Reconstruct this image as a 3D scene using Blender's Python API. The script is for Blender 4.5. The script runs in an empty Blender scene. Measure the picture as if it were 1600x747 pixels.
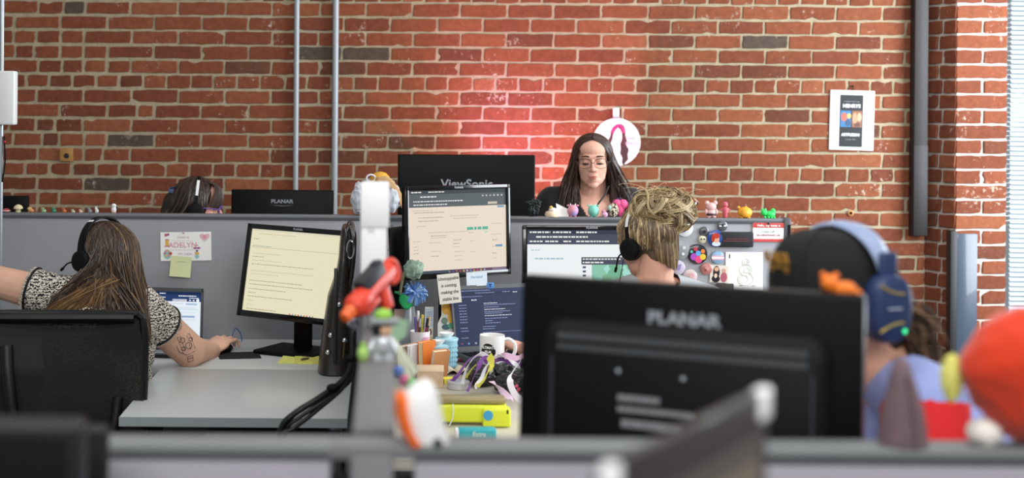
import bpy, bmesh, math, random
import numpy as np
from mathutils import Vector, Matrix, Euler, noise

random.seed(7)
sc = bpy.context.scene
COL = sc.collection

# ------------------------------------------------------------------ camera, world, light, exposure
F, PX, PY, CZ, ROLL = 2222.2, 600.0, 163.0, 1.66, 0.0079
_c, _s = math.cos(ROLL), math.sin(ROLL)
cam_d = bpy.data.cameras.new('camera')
cam_d.sensor_width = 36.0
cam_d.lens = 50.0
cam_d.shift_x = (800 - PX) / 1600
cam_d.shift_y = -(373.5 - PY) / 1600
cam_d.clip_start = 0.05
cam_d.dof.use_dof = True
cam_d.dof.focus_distance = 5.0
cam_d.dof.aperture_fstop = 2.4
cam = bpy.data.objects.new('camera', cam_d)
COL.objects.link(cam)
cam.matrix_world = Matrix(((_c, -_s, 0, 0), (0, 0, -1, 0), (_s, _c, 0, CZ), (0, 0, 0, 1)))
sc.camera = cam

sc.view_settings.view_transform = 'Standard'
sc.view_settings.look = 'None'
sc.view_settings.gamma = 1.0
sc.view_settings.use_curve_mapping = False
sc.view_settings.exposure = -0.22

W = bpy.data.worlds.new('world')
sc.world = W
W.use_nodes = True
W.node_tree.nodes['Background'].inputs[0].default_value = (0.93, 0.96, 1.0, 1)
W.node_tree.nodes['Background'].inputs[1].default_value = 0.36


def area(name, loc, target, sx, sy, power, color):
    d = bpy.data.lights.new(name, 'AREA')
    d.shape = 'RECTANGLE'; d.size = sx; d.size_y = sy
    d.energy = power; d.color = color
    o = bpy.data.objects.new(name, d); COL.objects.link(o)
    o.location = loc
    o.rotation_euler = (Vector(target) - Vector(loc)).to_track_quat('-Z', 'Y').to_euler()
    return o


area('assumed_ceiling_light', (-0.6, 4.9, 3.3), (-0.6, 4.9, 0), 2.4, 0.35, 8, (1.0, 0.98, 0.94))  # assumed overhead office lighting
area('assumed_ceiling_light', (1.5, 4.9, 3.3), (1.5, 4.9, 0), 2.4, 0.35, 30, (1.0, 0.98, 0.94))
area('assumed_ceiling_light', (-0.6, 2.2, 3.3), (-0.6, 2.2, 0), 2.4, 0.35, 30, (1.0, 0.98, 0.94))
area('assumed_ceiling_light', (1.5, 2.2, 3.3), (1.5, 2.2, 0), 2.4, 0.35, 30, (1.0, 0.98, 0.94))
area('assumed_ceiling_light', (-0.8, -0.8, 3.2), (-0.6, 1.6, .9), 2.4, 0.6, 75, (1.0, 0.98, 0.95))  # unseen pair added behind the camera to brighten surfaces facing it
area('assumed_ceiling_light', (1.8, -0.8, 3.2), (1.4, 1.6, .9), 2.4, 0.6, 85, (1.0, 0.98, 0.95))
area('assumed_side_daylight', (3.75, 4.9, 1.9), (1.2, 6.2, 1.4), 1.8, 1.9, 215, (0.88, 0.94, 1.0))  # assumed daylight from the right: bare area light, no side window modelled


def spot(name, loc, target, deg, power, color, blend=0.08, rad=0.004):
    d = bpy.data.lights.new(name, 'SPOT')
    d.spot_size = math.radians(deg); d.spot_blend = blend
    d.energy = power; d.color = color; d.shadow_soft_size = rad
    o = bpy.data.objects.new(name, d); COL.objects.link(o)
    o.location = loc
    o.rotation_euler = (Vector(target) - Vector(loc)).to_track_quat('-Z', 'Y').to_euler()


# ------------------------------------------------------------------ helpers
def P(px, py, Y):
    dx, dy = (px - PX) / F, (PY - py) / F
    return Vector(((_c * dx - _s * dy) * Y, Y, CZ + (_s * dx + _c * dy) * Y))


def G(px, py, z):
    dx, dy = (px - PX) / F, (PY - py) / F
    return P(px, py, (z - CZ) / (_s * dx + _c * dy))


def lin(h):
    h = h.lstrip('#')
    out = []
    for i in (0, 2, 4):
        c = int(h[i:i + 2], 16) / 255
        out.append(c / 12.92 if c <= 0.04045 else ((c + 0.055) / 1.055) ** 2.4)
    return tuple(out) + (1.0,)


_M = {}


def mat(hexc, rough=0.55, metal=0.0, bump=0.0, bscale=200.0, var=0.0, vscale=30.0, spec=0.4, trans=0.0, alpha=1.0, sheen=0.0, coat=0.0):
    key = ('m', hexc, rough, metal, bump, bscale, var, vscale, spec, trans, alpha, sheen, coat)
    if key in _M: return _M[key]
    m = bpy.data.materials.new('surface_' + hexc.strip('#'))
    m.use_nodes = True
    nt = m.node_tree; b = nt.nodes['Principled BSDF']
    b.inputs['Base Color'].default_value = lin(hexc)
    b.inputs['Roughness'].default_value = rough
    b.inputs['Metallic'].default_value = metal
    b.inputs['Specular IOR Level'].default_value = spec
    b.inputs['Transmission Weight'].default_value = trans
    b.inputs['Alpha'].default_value = alpha
    b.inputs['Coat Weight'].default_value = coat
    if sheen: b.inputs['Sheen Weight'].default_value = sheen
    tc = nt.nodes.new('ShaderNodeTexCoord')
    if var:
        n = nt.nodes.new('ShaderNodeTexNoise'); n.inputs['Scale'].default_value = vscale
        n.inputs['Detail'].default_value = 5
        nt.links.new(tc.outputs['Object'], n.inputs['Vector'])
        r = nt.nodes.new('ShaderNodeMapRange')
        r.inputs[1].default_value = 0.3; r.inputs[2].default_value = 0.7
        r.inputs[3].default_value = 1 - var; r.inputs[4].default_value = 1 + var
        nt.links.new(n.outputs[0], r.inputs[0])
        mx = nt.nodes.new('ShaderNodeVectorMath'); mx.operation = 'SCALE'
        mx.inputs[0].default_value = lin(hexc)[:3]
        nt.links.new(r.outputs[0], mx.inputs['Scale'])
        nt.links.new(mx.outputs[0], b.inputs['Base Color'])
    if bump:
        n2 = nt.nodes.new('ShaderNodeTexNoise'); n2.inputs['Scale'].default_value = bscale
        n2.inputs['Detail'].default_value = 4
        nt.links.new(tc.outputs['Object'], n2.inputs['Vector'])
        bp = nt.nodes.new('ShaderNodeBump'); bp.inputs['Strength'].default_value = bump
        bp.inputs['Distance'].default_value = 0.004
        nt.links.new(n2.outputs[0], bp.inputs['Height'])
        nt.links.new(bp.outputs[0], b.inputs['Normal'])
    _M[key] = m
    return m


def em(hexc, st=1.0):
    key = ('e', hexc, st)
    if key in _M: return _M[key]
    m = bpy.data.materials.new('lit_' + hexc.strip('#'))
    m.use_nodes = True
    b = m.node_tree.nodes['Principled BSDF']
    b.inputs['Base Color'].default_value = (0.01, 0.01, 0.01, 1)
    b.inputs['Roughness'].default_value = 0.55
    b.inputs['Specular IOR Level'].default_value = 0.2
    b.inputs['Emission Color'].default_value = lin(hexc)
    b.inputs['Emission Strength'].default_value = st
    _M[key] = m
    return m


def Tm(x=0, y=0, z=0): return Matrix.Translation((x, y, z))
def Rx(d): return Matrix.Rotation(math.radians(d), 4, 'X')
def Ry(d): return Matrix.Rotation(math.radians(d), 4, 'Y')
def Rz(d): return Matrix.Rotation(math.radians(d), 4, 'Z')


def sphere_vf(c, r, n=20, m=12, M=None):
    V = [Vector((0, 0, r[2]))]
    for i in range(1, m):
        t = math.pi * i / m
        for j in range(n):
            a = 2 * math.pi * j / n
            V.append(Vector((r[0] * math.sin(t) * math.cos(a), r[1] * math.sin(t) * math.sin(a), r[2] * math.cos(t))))
    V.append(Vector((0, 0, -r[2])))
    Fc = []
    for j in range(n): Fc.append((0, 1 + j, 1 + (j + 1) % n))
    for i in range(m - 2):
        for j in range(n):
            a = 1 + i * n + j; b = 1 + i * n + (j + 1) % n
            Fc.append((a, a + n, b + n, b))
    L = len(V) - 1; s0 = 1 + (m - 2) * n
    for j in range(n): Fc.append((L, s0 + (j + 1) % n, s0 + j))
    c = Vector(c)
    V = [(M @ v if M else v) + c for v in V]
    return V, Fc


def frame_of(d):
    d = d.normalized()
    a = Vector((0, 0, 1)) if abs(d.z) < 0.9 else Vector((1, 0, 0))
    u = d.cross(a).normalized()
    return u, d.cross(u)


class MB:
    def __init__(s):
        s.v = []; s.f = []; s.m = []; s.sm = []; s.mats = []

    def mi(s, m):
        if m not in s.mats: s.mats.append(m)
        return s.mats.index(m)

    def add(s, V, Fc, m, smooth=True, M=None):
        k = len(s.v); i = s.mi(m)
        for v in V:
            v = Vector(v)
            s.v.append(M @ v if M else v)
        for f in Fc:
            s.f.append(tuple(k + q for q in f)); s.m.append(i); s.sm.append(smooth)
        return s

    def box(s, c, size, m, r=0.0, seg=2, M=None, smooth=None):
        bm = bmesh.new()
        bmesh.ops.create_cube(bm, size=1.0)
        bmesh.ops.scale(bm, vec=size, verts=bm.verts)
        if r > 0:
            r = min(r, min(size) * 0.49)
            bmesh.ops.bevel(bm, geom=bm.edges[:] , offset=r, segments=seg, profile=0.5, affect='EDGES')
        bm.verts.ensure_lookup_table()
        V = [v.co + Vector(c) for v in bm.verts]; bm.verts.index_update()
        Fc = [tuple(v.index for v in f.verts) for f in bm.faces]
        bm.free()
        return s.add(V, Fc, m, smooth=r > 0, M=M)

    def tube(s, pts, rad, m, n=8, caps=True, M=None):
        pts = [Vector(p) for p in pts]; N = len(pts)
        if not hasattr(rad, '__len__'): rad = [rad] * N
        V = []; u = None
        for i, p in enumerate(pts):
            d = (pts[min(i + 1, N - 1)] - pts[max(i - 1, 0)])
            if d.length < 1e-9: d = Vector((0, 0, 1))
            d.normalize()
            if u is None: u, w = frame_of(d)
            else:
                u = (u - d * u.dot(d))
                if u.length < 1e-6: u, w = frame_of(d)
                u.normalize(); w = d.cross(u)
            for j in range(n):
                a = 2 * math.pi * j / n
                V.append(p + (u * math.cos(a) + w * math.sin(a)) * rad[i])
        Fc = []
        for i in range(N - 1):
            for j in range(n):
                a = i * n + j; b = i * n + (j + 1) % n
                Fc.append((a, b, b + n, a + n))
        if caps:
            Fc.append(tuple(range(n - 1, -1, -1))); Fc.append(tuple(range((N - 1) * n, N * n)))
        return s.add(V, Fc, m, True, M)

    def cyl(s, p0, p1, r0, m, r1=None, n=24, M=None):
        return s.tube([p0, p1], [r0, r0 if r1 is None else r1], m, n, True, M)

    def lathe(s, prof, m, n=28, M=None):
        V = []
        for (r, z) in prof:
            for j in range(n):
                a = 2 * math.pi * j / n
                V.append((r * math.cos(a), r * math.sin(a), z))
        Fc = []
        for i in range(len(prof) - 1):
            for j in range(n):
                a = i * n + j; b = i * n + (j + 1) % n
                Fc.append((a, b, b + n, a + n))
        Fc.append(tuple(range(n - 1, -1, -1))); Fc.append(tuple(range((len(prof) - 1) * n, len(prof) * n)))
        return s.add(V, Fc, m, True, M)

    def ell(s, c, r, m, M=None, n=20, k=12, R=None):
        if not hasattr(r, '__len__'): r = (r, r, r)
        V, Fc = sphere_vf(c, r, n, k, R)
        return s.add(V, Fc, m, True, M)

    def lump(s, c, r, m, amp=0.15, freq=3.0, seed=0, M=None, n=40, k=26, R=None):
        V, Fc = sphere_vf((0, 0, 0), (1, 1, 1), n, k)
        out = []
        for v in V:
            q = 1 + amp * noise.noise(v * freq + Vector((seed * 3.1, seed * 1.7, seed)))
            p = Vector((v.x * r[0], v.y * r[1], v.z * r[2])) * q
            out.append((R @ p if R else p) + Vector(c))
        return s.add(out, Fc, m, True, M)

    def poly(s, pts, m, t=0.002, M=None, y=0.0, smooth=False):
        """outline in the local XZ plane, front at y facing -Y, thickness t behind it"""
        n = len(pts)
        ar = sum(pts[i][0] * pts[(i + 1) % n][1] - pts[(i + 1) % n][0] * pts[i][1] for i in range(n))
        if ar < 0: pts = pts[::-1]
        V = [(p[0], y, p[1]) for p in pts] + [(p[0], y + t, p[1]) for p in pts]
        Fc = [tuple(range(n)), tuple(range(2 * n - 1, n - 1, -1))]
        for i in range(n):
            j = (i + 1) % n
            Fc.append((i, i + n, j + n, j))
        return s.add(V, Fc, m, smooth, M)

    def disc(s, cx, cz, r, m, t=0.002, y=0.0, M=None, n=28, rz=None):
        rz = rz or r
        return s.poly([(cx + r * math.cos(2 * math.pi * i / n), cz + rz * math.sin(2 * math.pi * i / n)) for i in range(n)], m, t, M, y)

    def rect(s, x0, z0, x1, z1, m, t=0.001, y=0.0, M=None):
        return s.poly([(x0, z0), (x1, z0), (x1, z1), (x0, z1)], m, t, M, y)

    def text(s, body, size, m, M=None, ext=0.0004, align='CENTER', y=0.0, x=0.0, z=0.0, bold=0.0, shear=0.0, wide=1.0):
        cu = bpy.data.curves.new('lettering', 'FONT')
        cu.body = body; cu.size = size; cu.extrude = ext; cu.align_x = align; cu.align_y = 'CENTER'
        cu.offset = bold; cu.shear = shear; cu.resolution_u = 3
        o = bpy.data.objects.new('lettering', cu); COL.objects.link(o)
        dg = bpy.context.evaluated_depsgraph_get(); dg.update()
        me = bpy.data.meshes.new_from_object(o.evaluated_get(dg))
        bpy.data.objects.remove(o); bpy.data.curves.remove(cu)
        V = [(v.co.x * wide + x, y - v.co.z, v.co.y + z) for v in me.vertices]
        Fc = [tuple(p.vertices) for p in me.polygons]
        bpy.data.meshes.remove(me)
        return s.add(V, Fc, m, False, M)

    def grid(s, fn, nu, nv, m, M=None, closed=False, smooth=True):
        V = [fn(i / (nu - 1), j / (nv - 1)) for i in range(nu) for j in range(nv)]
        Fc = []
        for i in range(nu - 1):
            for j in range(nv - 1):
                a = i * nv + j
                Fc.append((a, a + nv, a + nv + 1, a + 1))
        return s.add(V, Fc, m, smooth, M)

    def loft(s, rings, m, M=None, caps=True, smooth=True):
        n = len(rings[0]); V = [p for r in rings for p in r]; Fc = []
        for i in range(len(rings) - 1):
            for j in range(n):
                a = i * n + j; b = i * n + (j + 1) % n
                Fc.append((a, b, b + n, a + n))
        if caps:
            Fc.append(tuple(range(n - 1, -1, -1))); Fc.append(tuple(range((len(rings) - 1) * n, len(rings) * n)))
        return s.add(V, Fc, m, smooth, M)

    def build(s, name, parent=None, loc=None, sharp=40, fix=True):
        me = bpy.data.meshes.new(name)
        me.from_pydata([tuple(v) for v in s.v], [], s.f)
        for m in s.mats: me.materials.append(m)
        me.polygons.foreach_set('material_index', s.m)
        me.polygons.foreach_set('use_smooth', s.sm)
        me.update()
        if fix:
            bm = bmesh.new(); bm.from_mesh(me)
            bmesh.ops.recalc_face_normals(bm, faces=bm.faces[:])
            bm.to_mesh(me); bm.free()
        me.set_sharp_from_angle(angle=math.radians(sharp))
        o = bpy.data.objects.new(name, me)
        COL.objects.link(o)
        if parent: o.parent = parent
        if loc is not None: o.location = loc
        return o


def tag(o, label, cat, group=None, kind=None):
    if label: o['label'] = label
    if cat: o['category'] = cat
    if group: o['group'] = group
    if kind: o['kind'] = kind
    return o


def thing(name, label, cat, loc=(0, 0, 0), rz=0.0, group=None, rx=0.0, ry=0.0):
    o = bpy.data.objects.new(name, None)
    COL.objects.link(o)
    o.empty_display_size = 0.05
    o.location = loc
    o.rotation_euler = (math.radians(rx), math.radians(ry), math.radians(rz))
    return tag(o, label, cat, group)


def struct(o): o['kind'] = 'structure'; return o


def lab(o, t): o['label'] = t; return o


def organic(name, prims, m, parent=None, voxel=0.005, smooth=4, cut=None, extra=None, solid=0.0):
    """one continuous surface grown over overlapping volumes"""
    V = []; Fc = []

    def put(v, f):
        k = len(V); V.extend(v); Fc.extend(tuple(k + q for q in t) for t in f)
    for p in prims:
        if p[0] == 'e':
            put(*sphere_vf(p[1], p[2], 20, 12, p[3] if len(p) > 3 else None))
        elif p[0] == 'c':
            a, b, r0, r1 = Vector(p[1]), Vector(p[2]), p[3], p[4]
            put(*sphere_vf(a, (r0,) * 3, 16, 10)); put(*sphere_vf(b, (r1,) * 3, 16, 10))
            t = MB(); t.tube([a, b], [r0, r1], None, 16); put(t.v, t.f)
        elif p[0] == 'f':
            a, b, r0, r1 = Vector(p[1]), Vector(p[2]), p[3], p[4]
            t = MB(); t.tube([a, b], [r0, r1], None, 20); put(t.v, t.f)
    me = bpy.data.meshes.new(name + '_volume')
    me.from_pydata([tuple(v) for v in V], [], Fc); me.update()
    bm = bmesh.new(); bm.from_mesh(me)
    bmesh.ops.recalc_face_normals(bm, faces=bm.faces[:]); bm.to_mesh(me); bm.free()
    o = bpy.data.objects.new(name + '_volume', me); COL.objects.link(o)
    rm = o.modifiers.new('r', 'REMESH'); rm.mode = 'VOXEL'; rm.voxel_size = voxel
    if smooth:
        sm = o.modifiers.new('s', 'SMOOTH'); sm.factor = 0.5; sm.iterations = smooth
    dg = bpy.context.evaluated_depsgraph_get(); dg.update()
    nm = bpy.data.meshes.new_from_object(o.evaluated_get(dg))
    bpy.data.objects.remove(o); bpy.data.meshes.remove(me)
    nm.name = name
    if cut:
        bm = bmesh.new(); bm.from_mesh(nm)
        dead = [f for f in bm.faces if cut(f.calc_center_median())]
        bmesh.ops.delete(bm, geom=dead, context='FACES')
        bm.to_mesh(nm); bm.free()
    nm.materials.clear(); nm.materials.append(m)
    for p in nm.polygons: p.use_smooth = True
    ob = bpy.data.objects.new(name, nm); COL.objects.link(ob)
    if parent: ob.parent = parent
    if solid:
        sd = ob.modifiers.new('t', 'SOLIDIFY'); sd.thickness = solid; sd.offset = -1
    return ob


def bez(p0, p1, p2, p3, n=12):
    p0, p1, p2, p3 = map(Vector, (p0, p1, p2, p3)); o = []
    for i in range(n + 1):
        t = i / n; u = 1 - t
        o.append(p0 * u ** 3 + p1 * 3 * u * u * t + p2 * 3 * u * t * t + p3 * t ** 3)
    return o


def crom(pts, n=6):
    pts = [Vector(p) for p in pts]
    q = [pts[0] * 2 - pts[1]] + pts + [pts[-1] * 2 - pts[-2]]
    o = []
    for i in range(1, len(q) - 2):
        for k in range(n):
            t = k / n
            a, b, c, d = q[i - 1], q[i], q[i + 1], q[i + 2]
            o.append(0.5 * ((2 * b) + (c - a) * t + (2 * a - 5 * b + 4 * c - d) * t * t + (3 * b - a - 3 * c + d) * t ** 3))
    o.append(pts[-1])
    return o


# common surfaces
BLK = mat('#08090a', 0.42, bump=0.05, bscale=900, spec=.13)
BLKM = mat('#0b0c0e', 0.6, bump=0.1, bscale=700, spec=.16)
BLKG = mat('#08090b', 0.18, coat=0.3)
GREY = mat('#94959a', 0.9, bump=0.35, bscale=900, var=0.06, vscale=400)
TRIM = mat('#4c4e53', 0.5)
CAP = mat('#6c6f73', 0.42)
DESK = mat('#c3c7c8', 0.32, bump=0.02, bscale=500)
DESKE = mat('#8d9698', 0.5)
WHITE = mat('#f0f0ee', 0.5)
PAPER = mat('#f4f4f1', 0.8)
STEEL = mat('#aeb6bd', 0.35, 0.8)
CHROME = mat('#d5d8da', 0.15, 1.0)
DARK = mat('#1c1d20', 0.7)
HD, PH = 0.74, 1.225

# ------------------------------------------------------------------ the room
def brick_material():
    m = bpy.data.materials.new('old_red_brick'); m.use_nodes = True
    nt = m.node_tree; b = nt.nodes['Principled BSDF']; L = nt.links.new
    at = nt.nodes.new('ShaderNodeAttribute'); at.attribute_name = 'tint'
    sep = nt.nodes.new('ShaderNodeSeparateColor'); L(at.outputs['Color'], sep.inputs[0])
    rp = nt.nodes.new('ShaderNodeValToRGB')
    e = rp.color_ramp.elements
    e[0].position = 0.0; e[0].color = lin('#584b42')
    e[1].position = 1.0; e[1].color = lin('#9c6244')
    for p, c in ((0.06, '#664232'), (0.3, '#78422f'), (0.55, '#864b34'), (0.8, '#905439')):
        k = e.new(p); k.color = lin(c)
    L(sep.outputs[0], rp.inputs[0])
    tc = nt.nodes.new('ShaderNodeTexCoord')
    n1 = nt.nodes.new('ShaderNodeTexNoise'); n1.inputs['Scale'].default_value = 38; n1.inputs['Detail'].default_value = 8
    n1.inputs['Roughness'].default_value = 0.65
    L(tc.outputs['Object'], n1.inputs['Vector'])
    mr = nt.nodes.new('ShaderNodeMapRange')
    mr.inputs[1].default_value = 0.3; mr.inputs[2].default_value = 0.75; mr.inputs[3].default_value = 0.7; mr.inputs[4].default_value = 1.08
    L(n1.outputs[0], mr.inputs[0])
    sca = nt.nodes.new('ShaderNodeVectorMath'); sca.operation = 'SCALE'
    L(rp.outputs[0], sca.inputs[0]); L(mr.outputs[0], sca.inputs['Scale'])
    # lime smears left on some brick faces
    n2 = nt.nodes.new('ShaderNodeTexNoise'); n2.inputs['Scale'].default_value = 55; n2.inputs['Detail'].default_value = 6
    n2.inputs['Roughness'].default_value = 0.7
    L(tc.outputs['Object'], n2.inputs['Vector'])
    n3 = nt.nodes.new('ShaderNodeTexNoise'); n3.inputs['Scale'].default_value = 5.0
    L(tc.outputs['Object'], n3.inputs['Vector'])
    ad = nt.nodes.new('ShaderNodeMath'); ad.operation = 'ADD'
    L(n2.outputs[0], ad.inputs[0])
    ms = nt.nodes.new('ShaderNodeMath'); ms.operation = 'MULTIPLY'; ms.inputs[1].default_value = 0.55
    L(n3.outputs[0], ms.inputs[0]); L(ms.outputs[0], ad.inputs[1])
    mr2 = nt.nodes.new('ShaderNodeMapRange'); mr2.inputs[1].default_value = 0.93; mr2.inputs[2].default_value = 1.03
    mr2.inputs[4].default_value = 0.75
    L(ad.outputs[0], mr2.inputs[0])
    mx = nt.nodes.new('ShaderNodeMix'); mx.data_type = 'RGBA'
    L(mr2.outputs[0], mx.inputs[0]); L(sca.outputs[0], mx.inputs[6]); mx.inputs[7].default_value = lin('#c9b8a6')
    L(mx.outputs[2], b.inputs['Base Color'])
    b.inputs['Roughness'].default_value = 0.85
    b.inputs['Specular IOR Level'].default_value = 0.2
    bp = nt.nodes.new('ShaderNodeBump'); bp.inputs['Strength'].default_value = 0.6; bp.inputs['Distance'].default_value = 0.004
    L(n1.outputs[0], bp.inputs['Height']); L(bp.outputs[0], b.inputs['Normal'])
    return m


BRICK = brick_material()
MORTAR = mat('#a2957b', 0.95, bump=0.9, bscale=90, var=0.14, vscale=22)
CZ0, CRS = 2.0649, 0.06847


def brick_face(bricks, name, frame, back_boxes):
    """bricks: (u0,u1,z0,z1,tint) on a face; frame maps (u, out, z) to the world"""
    V = []; Fc = []; T = []
    rng = random.Random(3)
    for (u0, u1, z0, z1, t) in bricks:
        w, h = u1 - u0, z1 - z0
        k = max(3, int(w / 0.03)); out = []
        j = 0.0022
        for i in range(k): out.append((u0 + w * i / k, z0))
        out.append((u1 - .003, z0 + .002)); out.append((u1, z0 + h * .35)); out.append((u1, z0 + h * .7))
        for i in range(k): out.append((u1 - w * i / k, z1))
        out.append((u0 + .003, z1 - .002)); out.append((u0, z1 - h * .35)); out.append((u0, z1 - h * .7))
        if rng.random() < 0.18:
            q = rng.randrange(len(out)); a, c = out[q]
            cx, cy = (u0 + u1) / 2, (z0 + z1) / 2
            out[q] = (a + (cx - a) * .12, c + (cy - c) * .35)
        tilt = rng.uniform(-.0015, .0015)
        base = [(a + rng.uniform(-j, j), c + rng.uniform(-j, j)) for a, c in out]
        n = len(base); s = len(V)
        cx, cy = (u0 + u1) / 2, (z0 + z1) / 2
        dep = rng.uniform(0.0025, 0.0055)
        for lvl, ins, d in ((0, 0, -.006), (1, 0.0, dep * .45), (2, .0028, dep)):
            for a, c in base:
                da, dc = cx - a, cy - c; l = math.hypot(da, dc)
                a2 = a + da / l * ins; c2 = c + dc / l * ins
                V.append(frame(a2, d + (tilt * (a2 - cx) / w if lvl == 2 else 0), c2))
        for lv in range(2):
            for i in range(n):
                p = s + lv * n + i; q = s + lv * n + (i + 1) % n
                Fc.append((p, q, q + n, p + n)); T.append(t)
        Fc.append(tuple(range(s + 2 * n, s + 3 * n))); T.append(t)
    nb = len(Fc)
    mb = MB()
    mb.add(V, Fc, BRICK, False)
    for c, sz in back_boxes: mb.box(c, sz, MORTAR)
    o = mb.build(name, sharp=25)
    at = o.data.attributes.new('tint', 'FLOAT_COLOR', 'FACE')
    vals = np.ones((len(o.data.polygons), 4), dtype=np.float32)
    vals[:nb, 0] = T
    at.data.foreach_set('color', vals.ravel())
    return struct(o)


WY = 6.63
rw = random.Random(11)
bl = []
PXM = WY / F
XL, XR = (-60 - PX) * PXM, (1446 - PX) * PXM
for r in range(-9, 30):
    zt = CZ0 - r * CRS; zb = zt - CRS
    g = 0.0062
    head = (r % 6) == 4
    pitch = (36.65 if head else 73.3) * PXM
    ph = ((553.5 if head else (571 if r % 2 else 608)) - PX) * PXM
    x = ph - math.ceil((ph - XL) / pitch + 1) * pitch
    cuts = []
    while x < XR + pitch:
        cuts.append(x + rw.uniform(-.005, .005)); x += pitch
    # patched bonding at the old repair on the far left
    for i in range(len(cuts) - 1):
        a, c = cuts[i], cuts[i + 1]
        a = max(a, XL); c = min(c, XR + .004)
        if c - a < .03: continue
        seg = [(a, c)]
        if not head and a < -1.25 and rw.random() < .3:
            mdl = a + (c - a) * rw.uniform(.35, .65); seg = [(a, mdl), (mdl, c)]
        for a2, c2 in seg:
            t = min(1, max(0.07, rw.gauss(.5, .2)))
            if rw.random() < .018: t = 0.0
            gg = g * rw.uniform(.85, 1.25)
            if a < -1.2: gg *= 1.35
            wv = rw.uniform(-.0015, .0015)
            bl.append((a2 + gg * .8, c2 - gg * .8, zb + gg * .85 + wv, zt - gg * .85 + wv, t))
wall = brick_face(bl, 'wall_back', lambda u, o, z: (u, WY - o, z),
                  [((-0.55, WY + .1, 1.7), (6.3, .2, 3.4))])

# the pier beside the window: a splayed return and a front face
pA = Vector(((1447 - PX) * PXM, WY, 0)); pYf = 6.48
pB = Vector(((1494 - PX) * pYf / F, pYf, 0)); pC = Vector(((1573 - PX) * pYf / F, pYf, 0))
for nm, a, b in (('wall_pier_return', pA, pB), ('wall_pier_front', pB, pC)):
    d = (b - a); Lh = d.length; d.normalize(); nrm = Vector((d.y, -d.x, 0))
    bl = []
    for r in range(-9, 31):
        zt = CZ0 + .004 - r * CRS * 1.0; zb = zt - CRS
        if nm == 'wall_pier_front':
            cs = [0, Lh] if r % 2 else [0, Lh * .52, Lh]
        else:
            cs = [0, Lh * (.42 if r % 2 else .55), Lh]
        for i in range(len(cs) - 1):
            g = .0058
            bl.append((cs[i] + (0 if i == 0 else g), cs[i + 1] - (0 if i == len(cs) - 2 else g), zb + g * .9, zt - g * .9, min(1, max(.08, rw.gauss(.5, .15)))))
    fr = (lambda a, d, nrm: (lambda u, o, z: tuple(a + d * u + nrm * o + Vector((0, 0, z)))))(a, d, nrm)
    o = brick_face(bl, nm, fr, [])
    if nm == 'wall_pier_front':
        mb = MB()
        q = [pA + Vector((.002, .006, 0)), pB + Vector((.004, .004, 0)), pC + Vector((-.002, .004, 0)), Vector((pC.x - .002, WY + .2, 0)), Vector((pA.x + .002, WY + .2, 0))]
        V = [(p.x, p.y, 0) for p in q] + [(p.x, p.y, 3.4) for p in q]
        n = 5
        mb.add(V, [tuple(range(4, -1, -1)), tuple(range(5, 10))] + [(i, (i + 1) % n, (i + 1) % n + n, i + n) for i in range(n)], mat('#cfc8bd', .95, bump=.8, bscale=90), False)
        struct(mb.build('wall_pier_core'))

floor = MB().box((0.2, 3.2, -.03), (8.4, 7.4, .06), mat('#35363a', .95, bump=.5, bscale=300, var=.15, vscale=90)).build('floor'); struct(floor)

# window with lowered blinds, right of the pier
win = thing('window_1', None, None, (0, 0, 0)); win['kind'] = 'structure'
wx0, wx1, wy = pC.x + .012, pC.x + 1.0, 6.60
fm = MB(); WF = mat('#dfe3e4', .5)
fm.box((wx0 + .012, wy, 1.75), (.025, .08, 2.3), WF, .004); fm.box((wx1, wy, 1.75), (.05, .08, 2.3), WF, .004)
fm.box(((wx0 + wx1) / 2, wy, .62), (wx1 - wx0 + .05, .12, .05), WF, .004); fm.box(((wx0 + wx1) / 2, wy, 2.88), (wx1 - wx0 + .05, .08, .05), WF, .004)
fm.build('window_frame', win)
MB().box(((wx0 + wx1) / 2, wy + .02, 1.75), (wx1 - wx0 - .04, .006, 2.2), mat('#eef6fa', .05, trans=1.0, spec=.5)).build('window_pane', win)
bd = thing('window_blind', 'white horizontal slatted blind lowered over the window at the right edge', 'blind', (0, 0, 0))
sm_ = MB(); SL = mat('#a7b3bb', .6)
zz = .68
while zz < 2.85:
    M = Tm((wx0 + wx1) / 2 + .012, wy - .065, zz) @ Rx(50)
    sm_.box((0, 0, 0), (wx1 - wx0 - .035, .0235, .0012), SL, M=M); zz += .0222
sl = sm_.build('slats', bd)
cm = MB()
for x in (wx0 + .12, wx1 - .12):
    cm.cyl((x, wy - .078, .68), (x, wy - .078, 2.85), .0012, WHITE, n=6)
cm.build('ladder_cord', bd)
MB().box(((wx0 + wx1) / 2 + .012, wy - .065, 2.865), (wx1 - wx0 - .03, .035, .03), SL, .003).build('head_rail', bd)
ow = MB()
ow.box((3.9 , 6.75, .3), (1.9, .24, .6), MORTAR)
struct(ow.build('wall_below_window'))

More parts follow.
